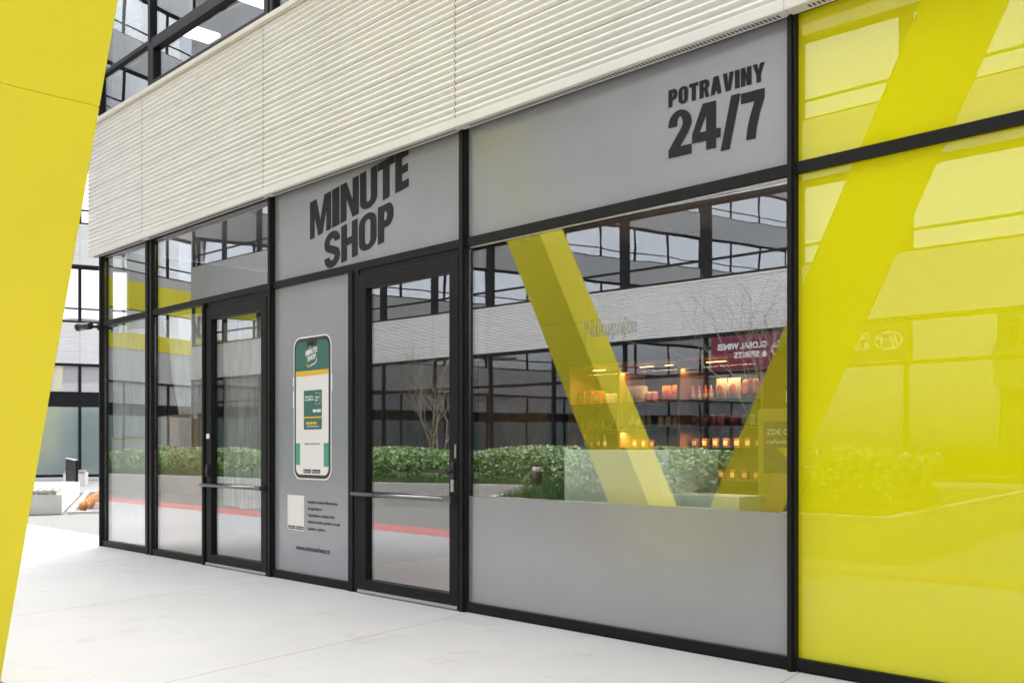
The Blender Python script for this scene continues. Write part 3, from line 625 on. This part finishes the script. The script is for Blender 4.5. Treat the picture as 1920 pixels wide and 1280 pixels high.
# ================================================================ GENERIC OFFICE WING
def wing(name, label, loc, rz, nb, mod, z_base, storeys, mwid=.15, spandrel=None, lobby=True, frosted=False, backs=False, depth=8, blinds=()):
    o = E(name, label, 'building', loc, rz)
    Wd = nb*mod; zc0 = 4.18; zc1 = 5.73; zg = z_base
    # ground floor
    mu = MB()
    for i in range(nb+1): 
        x = i*mod; part('mullion', MB().box(x-.05, x+.05, -.02, .14, zg, zc0), frame, o)
    part('ground_rails', MB().box(0, Wd, .0, .12, zg, zg+.10).box(0, Wd, .0, .12, 3.13, 3.22), frame, o)
    part('ground_glazing', MB().box(0, Wd, .03, .045, zg+.1, 3.13).box(0, Wd, .03, .045, 3.22, zc0), glass_opp, o) if not frosted else part('ground_glazing', MB().box(0, Wd, .03, .045, zg+.1, 3.13), glass_opp, o)
    if frosted: part('upper_panel', MB().box(0, Wd, .03, .045, 3.22, zc0), lightp, o)
    if frosted: part('frosted_band', MB().box(0, Wd, .02, .0285, zg+.1, 2.66), frost, o); part('dark_panel', MB().box(0, Wd, .02, .0285, 2.664, 3.13), frame, o)
    part('floor', MB().box(0, Wd, .15, depth, zg-.05, zg+.01), roomfloor, o)
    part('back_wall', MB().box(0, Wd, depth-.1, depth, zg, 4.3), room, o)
    part('plinth', MB().box(0, Wd, -.03, .16, -.05, zg-.001), conc_white, o)
    z = zc0; k = 0
    many = MB(); manyp = MB()
    for k in range(storeys):
        c_ = MB(); 
        for i in range(nb): clad_sheet(c_, i*mod+.003, (i+1)*mod-.003, -.06, z+.05, z+1.52, amp=.030)
        part('cladding', c_, clad, o)
        part('cladding_backing', MB().box(0, Wd, -.04, .2, z+.04, z+1.5), dark, o)
        part('cladding_lip', MB().box(0, Wd, -.07, .15, z-.02, z+.04), frame if True else clad, o)
        part('sill', MB().box(0, Wd, -.09, .2, z+1.51, z+1.56), cladcap, o)
        part('floor_slab', MB().box(0, Wd, .2, depth, z+.1, z+1.45), roomlight, o)
        if k == storeys-1: break
        zs = z+1.56; z1 = zs+2.06
        for i in range(nb):
            a = i*mod; b2 = a+mod
            if k > 3 and nb > 17:
                many.box(a, a+mwid/2, -.01, .12, zs, z1).box(b2-mwid/2, b2, -.011, .12, zs, z1).box(a+mwid/2, b2-mwid/2, -.01, .12, zs, zs+.08).box(a+mwid/2, b2-mwid/2, -.01, .12, z1-.08, z1).box(a+mwid/2, b2-mwid/2, .0, .10, zs+.5, zs+.56)
                manyp.box(a+mwid/2, b2-mwid/2, .03, .045, zs+.08, z1-.08); continue
            f = part('window', MB().box(a, a+mwid/2, -.01, .12, zs, z1).box(b2-mwid/2, b2, -.011, .12, zs, z1).box(a+mwid/2, b2-mwid/2, -.01, .12, zs, zs+.08)
                     .box(a+mwid/2, b2-mwid/2, -.01, .12, z1-.08, z1).box(a+mwid/2, b2-mwid/2, .0, .10, zs+.5, zs+.56), frame, o)
            part('pane', MB().box(a+mwid/2, b2-mwid/2, .03, .045, zs+.08, z1-.08), glass_oppu, f)
            if i in blinds or (i*7+k*3) % 5 == 0:
                part('blind', MB().box(a+.1, b2-.1, .2, .22, zs+((.9 if i % 2 else .5) if not backs else (.08, .6, .3)[i % 3]), z1-.05), blind, f)
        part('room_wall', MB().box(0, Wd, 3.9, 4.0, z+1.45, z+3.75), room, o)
        z = z1
    if many.v:
        q = part('upper_windows', many, frame, o); q['kind'] = 'stuff'; part('upper_panes', manyp, glass_oppu, o)
    part('roof', MB().box(-.1, Wd+.1, -.1, depth+.1, z+1.56, z+1.75), roof, o)
    part('side_wall', MB().box(-.12, 0, -.0, depth, 0, z+1.55), clad, o); part('side_wall', MB().box(Wd, Wd+.12, -.0, depth, 0, z+1.55), clad, o)
    part('outer_wall', MB().box(0, Wd, depth, depth+.1, 0, z+1.55), clad, o)
    return o
OPP = wing('facing_building', 'long white ribbed office building facing the shop across the hedge, seen mirrored in the glass', (14.25, -19.21, 0), math.atan2(.055, -.9985), 21, 2.69, .3, 7, mwid=.32)
WB = wing('end_building', 'white ribbed office wing closing the courtyard behind the concrete benches', (-46.62, -19.2, 0), math.atan2(.94, .33), 17, 2.72, .1, 6, mwid=.12, frosted=True, blinds=range(17), backs=True)
for z0, z1 in ((5.75, 6.5), (7.6, 8.9)):
    part('yellow_spandrel', MB().box(.1, 5*2.72, -.12, -.095, z0, z1), yellow, WB)
# sign panels on the facing building
def facing_xy(x): return -19.2+(-.055/.9985)*(x-14.0)
def signpanel(x, label):
    o = E('shop_sign', label, 'sign', (x, facing_xy(x)+.035, 3.25), math.atan2(.055, -.9985), 'maroon signs on the facing building')
    part('panel', MB().box(.05, 2.64, -.03, -.005, .0, .88), maroon, o)
    a = text_mesh('GLOBAL WINES', 1.0, 2.45, .52, .69, .035, .002); link('lettering', a, whitev, o, (0, -.033, 0))
    a = text_mesh('& SPIRITS', 1.0, 1.95, .28, .45, .035, .002); link('lettering', a, whitev, o, (0, -.033, 0))
    ring = MB()
    for q in strokeline(arc(.55, .46, .32, .20, 60, 300, 30), .022): ring.add([(p[0], -.033, p[1]) for p in q[::-1]], [(0, 1, 2, 3)])
    for q in strokeline(arc(.55, .46, .32, .20, -50, 45, 14), .014): ring.add([(p[0], -.033, p[1]) for p in q[::-1]], [(0, 1, 2, 3)])
    for dx, dz in ((.5, .53), (.56, .53), (.62, .53), (.53, .48), (.59, .48), (.56, .43)): ring.prism_xz(arc(dx, dz, .022, .022, 0, 330, 11), -.034, -.031)
    for dx in (.30, .40): ring.prism_xz([(dx, .32), (dx+.06, .32), (dx+.14, .58), (dx+.08, .58)], -.034, -.031)
    ring.prism_xz([(.68, .36), (.74, .36), (.74, .50), (.86, .50), (.86, .55), (.68, .55)], -.034, -.031)
    part('emblem', ring, whitev, o); return o
for x, lab in ((-12.9, 'maroon wine shop sign with white lettering, left of the yellow leg as mirrored in the window'), (-10.2, 'maroon wine shop sign mirrored in the yellow panel, its emblem by the yellow leg')): pass
signpanel(-12.44, 'maroon wine shop sign with white lettering mirrored in the wide window')
signpanel(-9.75, 'maroon wine shop sign whose white emblem shows in the yellow panel')
# V columns in the facing lobby
def lobby_v(x, lab):
    o = E('v_column', lab, 'column', (x, facing_xy(x)-2.2, .31), math.atan2(.055, -.9985), 'slim yellow V columns in the facing lobby')
    for s_ in (-1, 1): part('leg', MB().prism_xz([(s_*.13-.13, 0), (s_*.13+.13, 0), (s_*1.75+.17, 3.8), (s_*1.75-.17, 3.8)], -.15, .15), yellow, o)
for k, x in enumerate((-23.9, -30.4, -36.9)): lobby_v(x, ['slim yellow V column in the facing lobby, nearest the wide window\'s left edge as mirrored', 'slim yellow V column in the facing lobby, mirrored in the right-hand door', 'slim yellow V column in the facing lobby, mirrored beside the left door'][k])

# ================================================================ PLANTER, HEDGE
front = [(-36, -5.7), (-26.7, -6.1), (-22.6, -6.75), (-17.0, -7.0), (-14.4, -8.1), (-12.4, -8.55), (-10.55, -4.95), (-4.45, -5.05)]
poly = front+[(-5.6, -12.6), (-5.9, -16), (-36, -15.5)]
def inset_path(path, d, closed=True):
    k = len(path); out = []
    for i in range(k):
        p, q, r_ = Vector(path[i-1]), Vector(path[i]), Vector(path[(i+1) % k])
        a = (q-p).normalized(); b2 = (r_-q).normalized(); n1 = Vector((a.y, -a.x)); n2 = Vector((b2.y, -b2.x)); m_ = (n1+n2).normalized()
        out.append(tuple(q+m_*(d/max(.35, m_.dot(n1)))))
    return out
inner = inset_path(poly, .16)
wallm = MB(); k = len(poly)
for i in range(k):
    j = (i+1) % k; A, B2, C2, D2 = poly[i], poly[j], inner[j], inner[i]
    v = [(*A, -.02), (*B2, -.02), (*C2, -.02), (*D2, -.02), (*A, .47), (*B2, .47), (*C2, .47), (*D2, .47)]
    wallm.add(v, [(4, 7, 6, 5), (0, 4, 5, 1), (2, 6, 7, 3)])
PL = E('planter', 'low cast concrete planter wall around the hedge, mirrored along the shop glass', 'planter', (0, 0, 0))
part('wall', wallm, conc_wall, PL)
part('soil', MB().add([(*p, .36) for p in inner], [tuple(range(len(inner)))][:1]), soil, PL)
P_in = np.array(inner)
def inside(px, py, P=P_in):
    c_ = np.zeros(len(px), bool); j = len(P)-1
    for i in range(len(P)):
        xi, yi = P[i]; xj, yj = P[j]
        t = ((yi > py) != (yj > py)) & (px < (xj-xi)*(py-yi)/(yj-yi+1e-12)+xi); c_ ^= t; j = i
    return c_
F_in = np.array(inner[:8])
def fdist(px, py):
    d = np.full(len(px), 1e9)
    for i in range(len(F_in)-1):
        a = F_in[i]; b2 = F_in[i+1]; ab = b2-a; t = np.clip(((px-a[0])*ab[0]+(py-a[1])*ab[1])/(ab@ab), 0, 1)
        d = np.minimum(d, np.hypot(px-a[0]-t*ab[0], py-a[1]-t*ab[1]))
    return d
def bump2(x, y): return .07*np.sin(x*1.7+1.3*np.sin(y*1.1))+.06*np.sin(y*2.3+x*.8)+.04*np.sin(x*4.1+y*3)
def leaves(cx, cy, cz, size, up=.5, tall=1.0):
    n_ = len(cx); a = rng.normal(size=(n_, 3)); a /= np.linalg.norm(a, axis=1)[:, None]
    b2 = rng.normal(size=(n_, 3)); b2 -= (a*b2).sum(1)[:, None]*a; b2 /= np.linalg.norm(b2, axis=1)[:, None]
    s_ = (size*rng.uniform(.6, 1.3, n_))[:, None]; c_ = np.stack([cx, cy, cz], 1)
    V = np.stack([c_-a*s_, c_+b2*s_*.45, c_+a*s_, c_-b2*s_*.45], 1).reshape(-1, 3); return V
def scatter(n_, dmin, dmax, xr=(-30, -4.6), yr=(-14, -4.9)):
    X = rng.uniform(*xr, n_); Y_ = rng.uniform(*yr, n_); d = fdist(X, Y_); k_ = inside(X, Y_) & (d > dmin) & (d < dmax); return X[k_], Y_[k_], d[k_]
hx, hy, hd_ = scatter(330000, .75, 2.7)
topz = 1.10+bump2(hx, hy)*.8; side = hd_ < 1.05
zz = np.where(side & (rng.random(len(hx)) < .8), rng.uniform(.42, 1, len(hx))*topz, topz-rng.exponential(.06, len(hx)))
d_thin = .75+.15*np.sin(hx*5+hy*3)+.12*np.sin(zz*9+hx*4); kp = hd_ > d_thin-.1
hx, hy, zz = hx[kp], hy[kp], zz[kp]
sel = rng.random(len(hx)); pale = sel < .27
V1 = leaves(hx[~pale], hy[~pale], zz[~pale], .045); V2 = leaves(hx[pale], hy[pale], zz[pale]+.015, .026)
HG = E('hedge', 'clipped green hedge with pale blossom tips inside the concrete planter', 'hedge', (0, 0, 0))
link('foliage', numesh('foliage', V1, len(V1)//4), leaf_d, HG); link('blossom', numesh('blossom', V2, len(V2)//4), leaf_p, HG)
cx_, cy_, cd_ = scatter(60000, .95, 2.6)
core = leaves(cx_, cy_, rng.uniform(.4, .98, len(cx_)), .12); link('inner_foliage', numesh('inner_foliage', core, len(core)//4), leaf_d, HG)
gx, gy, gd = scatter(150000, .03, .95)
n_ = len(gx); ang = rng.uniform(0, 6.28, n_); h_ = rng.uniform(.06, .22, n_)*(.6+.5*np.sin(gx*2.1)**2); ln = rng.normal(0, .05, (n_, 2))
z0 = .36; wv = .008
V = np.stack([np.stack([gx-np.cos(ang)*wv, gy-np.sin(ang)*wv, np.full(n_, z0)], 1), np.stack([gx+np.cos(ang)*wv, gy+np.sin(ang)*wv, np.full(n_, z0)], 1),
              np.stack([gx+ln[:, 0]+.003, gy+ln[:, 1], z0+h_+.08], 1), np.stack([gx+ln[:, 0]-.003, gy+ln[:, 1], z0+h_+.08], 1)], 1).reshape(-1, 3)
g_ = link('ground_cover', numesh('ground_cover', V, n_), leaf_g); g_['kind'] = 'stuff'

# bare shrubs
def bare_tree(loc, label, h=2.8, seed=1, stems=5):
    r = random.Random(seed); t = MB(); br = MB()
    def grow(p, d, l, rad, lev, mb):
        q = p+d*l; mb.tube(p, q, rad, rad*.7, 5, False)
        if lev == 0: return
        for k_ in range(2 if lev > 1 else 3):
            nd = (d+Vector((r.gauss(0, .38), r.gauss(0, .38), r.uniform(-.05, .35)))).normalized(); grow(q, nd, l*r.uniform(.62, .9), rad*.62, lev-1, br)
    for s_ in range(stems):
        d = Vector((r.gauss(0, .28), r.gauss(0, .28), 1)).normalized(); grow(Vector((r.gauss(0, .05), r.gauss(0, .05), 0)), d, h*.30, .020, 5, t)
    o = E('bare_tree', label, 'tree', loc, 0, 'bare small trees in the planter')
    part('trunk', t, bark, o); part('crown', br, bark, o); return o
bare_tree((-18.7, -11, .36), 'bare pale multi stemmed tree behind the hedge, mirrored in the right-hand door', 3.1, 4, 6)
bare_tree((-7.9, -8.6, .36), 'bare pale multi stemmed tree behind the hedge, its twigs mirrored by the maroon sign', 3.2, 9, 5)
# bollard lamp
bo = E('bollard_lamp', 'short gray bollard lamp with bright head standing in the hedge', 'lamp', (-11.4, -7.0, .36))
part('post', MB().tube((0, 0, 0), (0, 0, .42), .085, n=20), frame, bo); part('head', MB().tube((0, 0, .421), (0, 0, .52), .078, n=20), whitev, bo); part('cap', MB().tube((0, 0, .521), (0, 0, .545), .088, n=20), frame, bo)

# ================================================================ COURTYARD AT LEFT
def rot_pt(o, a, b2): ax = Vector((-.92, .39)); bx = Vector((.39, .92)); return (o[0]+ax.x*a+bx.x*b2, o[1]+ax.y*a+bx.y*b2)
O1 = (-18.05, 1.70); RZ = math.atan2(.39, -.92)
bn = E('concrete_bench', 'long white concrete bench with weathered wood slats nearest the yellow column', 'bench', (*O1, 0), RZ, 'concrete benches in the courtyard')
# local x runs away from the walk, local y = 'left' of that (towards -b)
part('base', MB().box(0, 7.0, 0, 1.6, 0, .36), conc_white, bn, bevel=.015)
for k in range(13): part('slat', MB().box(-.02, 1.6, .10+k*.115, .10+k*.115+.07, .375, .43), oldwood, bn)
part('slat_rail', MB().box(.1, .16, .1, 1.5, .361, .374).box(1.3, 1.36, .1, 1.5, .361, .374), frame, bn)
b2_ = E('concrete_bench', 'small white concrete bench with slatted top further back by the glazing', 'bench', (-30.2, 6.75, 0), RZ, 'concrete benches in the courtyard')
part('base', MB().box(0, 2.2, 0, .62, 0, .40), conc_white, b2_, bevel=.01)
for k in range(7): part('slat', MB().box(-.02, 2.0, .03+k*.085, .03+k*.085+.05, .41, .47), oldwood, b2_)
pn = E('garden_panel', 'dark gray upright panel with pale cap behind the long bench', 'panel', (-24.2, 4.25, 0), math.atan2(.30, -.954))
part('board', MB().box(0, 5.2, -.02, .02, .05, .86), frame, pn); part('cap', MB().box(0, 5.2, -.035, .035, .861, .895), cladcap, pn)
part('post', MB().box(-.05, -.001, -.03, .03, 0, .88), frame, pn)
bedp = [rot_pt(O1, .12, .12), rot_pt(O1, 8.5, .12), rot_pt(O1, 8.5, 6), rot_pt(O1, .12, 6)]
struct('gravel_bed', MB().add([(*p, .012) for p in bedp], [(0, 1, 2, 3)]), gravel)
kb = MB()
for i in range(4):
    a, b2 = Vector(bedp[i]), Vector(bedp[(i+1) % 4]); d = (b2-a).normalized(); nn = Vector((d.y, -d.x))*.05
    kb.prism_xy([tuple(a-nn), tuple(b2-nn), tuple(b2+nn), tuple(a+nn)], -.01, .045 if i % 2 else .04)
o_ = part('bed_kerb', kb, conc_white, None); o_['kind'] = 'structure'
far = [rot_pt(O1, 8.7, -14), rot_pt(O1, 8.7, 14), rot_pt(O1, 19, 14), rot_pt(O1, 19, -14)]
struct('courtyard_paving', MB().add([(*p, .004) for p in far], [(0, 1, 2, 3)]), paving)
def tuft(loc, label, seed, h=.4):
    r = np.random.default_rng(seed); n_ = 150; an = r.uniform(0, 6.28, n_); sp = r.uniform(.02, .20, n_); hh_ = h*r.uniform(.4, 1, n_); ca, sa = np.cos(an), np.sin(an)
    w_ = .016; V = []
    z = np.zeros(n_)
    for seg in range(2):
        t0, t1 = seg/2, (seg+1)/2
        def P(t, s_): rr = .03+sp*t**1.6; return np.stack([ca*rr-sa*w_*s_*(1.1-t), sa*rr+ca*w_*s_*(1.1-t), hh_*(t*1.5-.6*t*t)], 1)
        V.append(np.stack([P(t0, -1), P(t0, 1), P(t1, 1), P(t1, -1)], 1).reshape(-1, 3))
    V = np.concatenate(V); return tag(link('grass_tuft', numesh('grass_tuft', V, len(V)//4), leaf_o, None, loc), label, 'grass tuft', 'dry grass tufts in the gravel bed')
where = ['front row, nearest the kerb corner', 'front row, beside the shop corner post', 'second row, beside the bench kerb', 'second row, beside the shop corner post', 'third row, beside the bench kerb', 'third row, beside the shop corner post', 'fourth row, beside the bench kerb', 'fourth row, beside the shop corner post', 'back row, beside the bench kerb', 'back row, beside the shop corner post']
k = 0
for a, b2 in ((.55, .33), (.6, .70), (1.5, .42), (1.7, .85), (2.7, .40), (2.9, .80), (4.0, .50), (4.3, 1.0), (5.6, .55), (6.0, 1.15)):
    p = rot_pt(O1, a, b2); tuft((*p, .012), 'dry orange grass tuft in the gravel bed, '+where[k], k+20, random.uniform(.22, .32)); k += 1

# ================================================================ SHOP INTERIOR
ct = E('counter', 'pale mint white counter block standing behind the wide window', 'counter', (-4.078, .15, .012))
part('front', MB().box(-.437, .437, 0, .03, 0, 1.168), white, ct, bevel=.004); part('carcass', MB().box(-.43, .43, .031, .55, 0, 1.14), white, ct); part('worktop', MB().box(-.437, .437, .031, .57, 1.141, 1.168), white, ct)
stt = E('display_stand', 'yellow lit display stand with a dark returns notice at the right of the wide window', 'display stand', (-3.2, .5, .012))
standm = pbr('stand_board', (.42, .33, .05), .6, var=.06)
part('cabinet', MB().box(-.03, .46, 0, .40, 0, 1.42), standm, stt, bevel=.004)
nb_ = part('notice', MB().box(.012, .40, -.006, -.001, 1.03, 1.34), blackv, stt)
link('lettering', text_mesh('ZDE ODLOŽTE', .035, .38, 1.262, 1.305, .02, .0004), whitev, nb_, (0, -.008, 0)); link('lettering', text_mesh('nefunkční zboží', .035, .36, 1.208, 1.238, .02, .0004), whitev, nb_, (0, -.008, 0))
part('arrow', MB().prism_xz([(.16, 1.13), (.10, 1.185), (.22, 1.185)], -.009, -.0065), ambv, nb_)
single('white_box', MB().box(-.28, .28, 0, .30, 0, .12).box(-.30, -.281, .0, .3, .0, .14), white, 'low white box on the floor shelf in front of the display stand', 'box', (-3.40, .12, .79))
#single('window_ledge', MB().box(-5.3, -4.53, .11, .30, .74, .785).box(-3.62, -2.74, .11, .30, .74, .785), white, 'white ledge running inside the foot of the wide window', 'shelf')
shelfm = pbr('shelf_dark', (.06, .05, .04), .5); woodm = pbr('shelf_wood', (.42, .22, .09), .5, var=.15, scale=4, stretch=(8, 8, 1))
SH = E('shelf_unit', 'dark shelf unit with orange side boards and lit shelves at the back of the shop', 'shelf unit', (-6.4, 3.95, .012))
for z in (.86, 1.187, 1.415, 1.69): part('shelf', MB().box(-1.32, 1.22, -.20, .25, z-.03, z-.008), shelfm, SH)
for x in (-1.34, -.60, .22, 1.22): part('side_board', MB().box(x, x+.035, -.21, .26, 0, 2.1), woodm, SH)
part('back_board', MB().box(-1.32, 1.24, .26, .28, 0, 2.1), shelfm, SH); part('top_board', MB().box(-1.34, 1.25, -.22, .28, 2.101, 2.13), woodm, SH)
for x0, x1 in ((-1.0, -.82), (-.32, -.14), (.02, .12), (.55, .78)): part('light_strip', MB().box(x0, x1, -.16, -.145, 2.062, 2.07), led, SH)
GC = {}
def gm(col, r=.4):
    if col not in GC: GC[col] = pbr('goods_%s' % len(GC), col, r, var=.25, scale=30)
    return GC[col]
protos = {}
def goods(kind, x, z, col, y=3.88, s=1.0, lab=''):
    key = (kind, col)
    if key not in protos:
        if kind == 'bottle':
            o = E('bottle', '', 'bottle'); part('body', MB().lathe([(.001, 0), (.036, 0), (.037, .01), (.037, .13), (.030, .165), (.014, .19), (.013, .235), (.001, .236)]), gm(col, .15), o)
            part('label_band', MB().lathe([(.0378, .04), (.0378, .11)]), gm((.7, .65, .5)), o); part('cap', MB().lathe([(.015, .215), (.015, .243), (.001, .244)]), gm((.5, .4, .1)), o)
        elif kind == 'jar':
            o = E('jar', '', 'jar'); part('body', MB().lathe([(.001, 0), (.04, 0), (.042, .01), (.042, .085), (.034, .10), (.034, .105)]), gm(col, .2), o); part('lid', MB().lathe([(.037, .105), (.037, .125), (.001, .126)]), gm((.6, .5, .3)), o)
        elif kind == 'snack_bag':
            mb = MB(); v = []; f = []; nx, nz = 6, 8
            for sgn in (-1, 1):
                for j in range(nz+1):
                    for i in range(nx+1):
                        u = i/nx*2-1; t = j/nz; th = .030*(1-u*u)**.5*math.sin(math.pi*min(1, max(0, t*.94+.03)))**.6
                        v.append((u*.065*(1-.06*math.sin(t*9)), sgn*th, t*.19))
            M_ = (nx+1)*(nz+1)
            for j in range(nz):
                for i in range(nx): a = j*(nx+1)+i; f += [(a, a+1, a+nx+2, a+nx+1), (M_+a, M_+a+nx+1, M_+a+nx+2, M_+a+1)]
            mb.add(v, f, True); o = E('snack_bag', '', 'snack bag'); part('body', mb, gm(col, .3), o)
            part('print', MB().prism_xz(arc(0, .085, .035, .045, 0, 340, 17), -.0335, -.031), gm((.7, .2, .12)), o)
        else:
            o = E('carton', '', 'carton'); part('body', MB().box(-.04, .04, -.03, .03, 0, .12), gm(col), o, bevel=.003); part('print', MB().box(-.03, .03, -.032, -.0305, .03, .09), gm((.75, .6, .3)), o)
        protos[key] = o
    else: o = copy_tree(protos[key])
    o.location = (x, y, z+.012-.006); o.scale = (s, s, s); o.rotation_euler = (0, 0, random.uniform(-.2, .2))
    tag(o, lab, {'snack_bag': 'snack bag'}.get(kind, kind), 'goods on the shop shelves'); return o
orange, redc, cream, brown, green_, pink, clearc = (.75, .25, .04), (.5, .05, .04), (.75, .65, .45), (.22, .10, .04), (.04, .09, .03), (.6, .15, .2), (.45, .42, .38)
side_of = lambda x: 'left bay' if x < -7.0 else ('middle bay' if x < -6.18 else 'right bay')
cname = {orange: 'orange', redc: 'dark red', cream: 'cream', brown: 'brown', green_: 'dark green', pink: 'pink', clearc: 'pale clear'}
rown = {1.69: 'top shelf', 1.415: 'second shelf', 1.187: 'third shelf', .86: 'lowest shelf'}
def row(kind, xs, z, col, s=1.0):
    for x in xs: goods(kind, x, z, col, s=s, lab='%s %s on the %s of the lit shelf unit, %s' % (cname[col], {'snack_bag': 'snack bag'}.get(kind, kind), rown[z], side_of(x)))
row('carton', [-7.62, -7.50, -7.38], 1.69, orange, 1.25); row('jar', [-7.24, -7.15, -7.07], 1.69, clearc, .9)
row('carton', [-6.88, -6.77], 1.69, cream, 1.5); row('jar', [-6.66, -6.58], 1.69, pink, .9)
row('snack_bag', [-6.42, -6.30], 1.69, orange, .9)
row('bottle', [-6.08, -6.0, -5.92, -5.85], 1.69, pink, .62); row('snack_bag', [-5.72, -5.57], 1.69, cream, 1.12); row('snack_bag', [-5.42, -5.30], 1.69, brown, 1.0)
row('jar', [-7.62, -7.52, -7.42, -7.32], 1.415, orange, .8); row('snack_bag', [-7.2, -7.08], 1.415, cream, .6)
row('bottle', [-6.9, -6.82, -6.74, -6.66], 1.415, clearc, .75); row('jar', [-6.5, -6.4, -6.3], 1.415, cream, .9)
row('snack_bag', [-6.05, -5.93], 1.415, brown, .7); row('jar', [-5.82, -5.72], 1.415, redc, 1.0); row('snack_bag', [-5.58], 1.415, redc, .75); row('jar', [-5.45, -5.35, -5.26], 1.415, clearc, .9)
row('bottle', [-7.6, -7.5, -7.4, -7.3], 1.187, brown, .6); row('carton', [-6.85, -6.72, -6.6], 1.187, redc, .7); row('carton', [-6.05, -5.92, -5.79, -5.66, -5.53, -5.40, -5.28], 1.187, brown, .8)
row('carton', [-6.0, -5.86, -5.72, -5.58, -5.44, -5.30], .86, brown, .8)
for k, x in enumerate((-3.10, -3.01, -2.92)): goods('bottle', x, 1.43, green_, y=.68, s=1.0, lab=['left', 'middle', 'right'][k]+'most of the dark green wine bottles standing on the display stand')
# warm shop lamps (the lit strips) as soft lights
for x, z in ((-7.2, 2.03), (-6.4, 2.03), (-5.6, 2.03), (-6.9, 1.36), (-5.7, 1.36), (-5.7, 1.13)):
    l_ = bpy.data.lights.new('shelf_lamp', 'AREA'); l_.energy = 1.05; l_.color = (1, .62, .28); l_.size = .6; l_.size_y = .05; l_.shape = 'RECTANGLE'
    lo = bpy.data.objects.new('shelf_lamp', l_); C.objects.link(lo); lo.location = (x, 3.80, z)
dl = bpy.data.lights.new('stand_lamp', 'AREA'); dl.energy = 6; dl.size = .4; dl.color = (1, .8, .45); do = bpy.data.objects.new('stand_lamp', dl); C.objects.link(do); do.location = (-3.6, .9, 3.3)
dh = E('pendant_lamp', 'small round lamp hanging from the shop ceiling near the wide window', 'lamp', (-3.6, .9, 3.35))
part('shade', MB().lathe([(.001, .2), (.03, .2), (.12, .03), (.12, 0)]), blackv, dh); part('rod', MB().tube((0, 0, .2), (0, 0, .26), .006), blackv, dh); part('bulb', MB().lathe([(.001, 0), (.05, .01), (.05, .05), (.001, .07)]), led, dh)
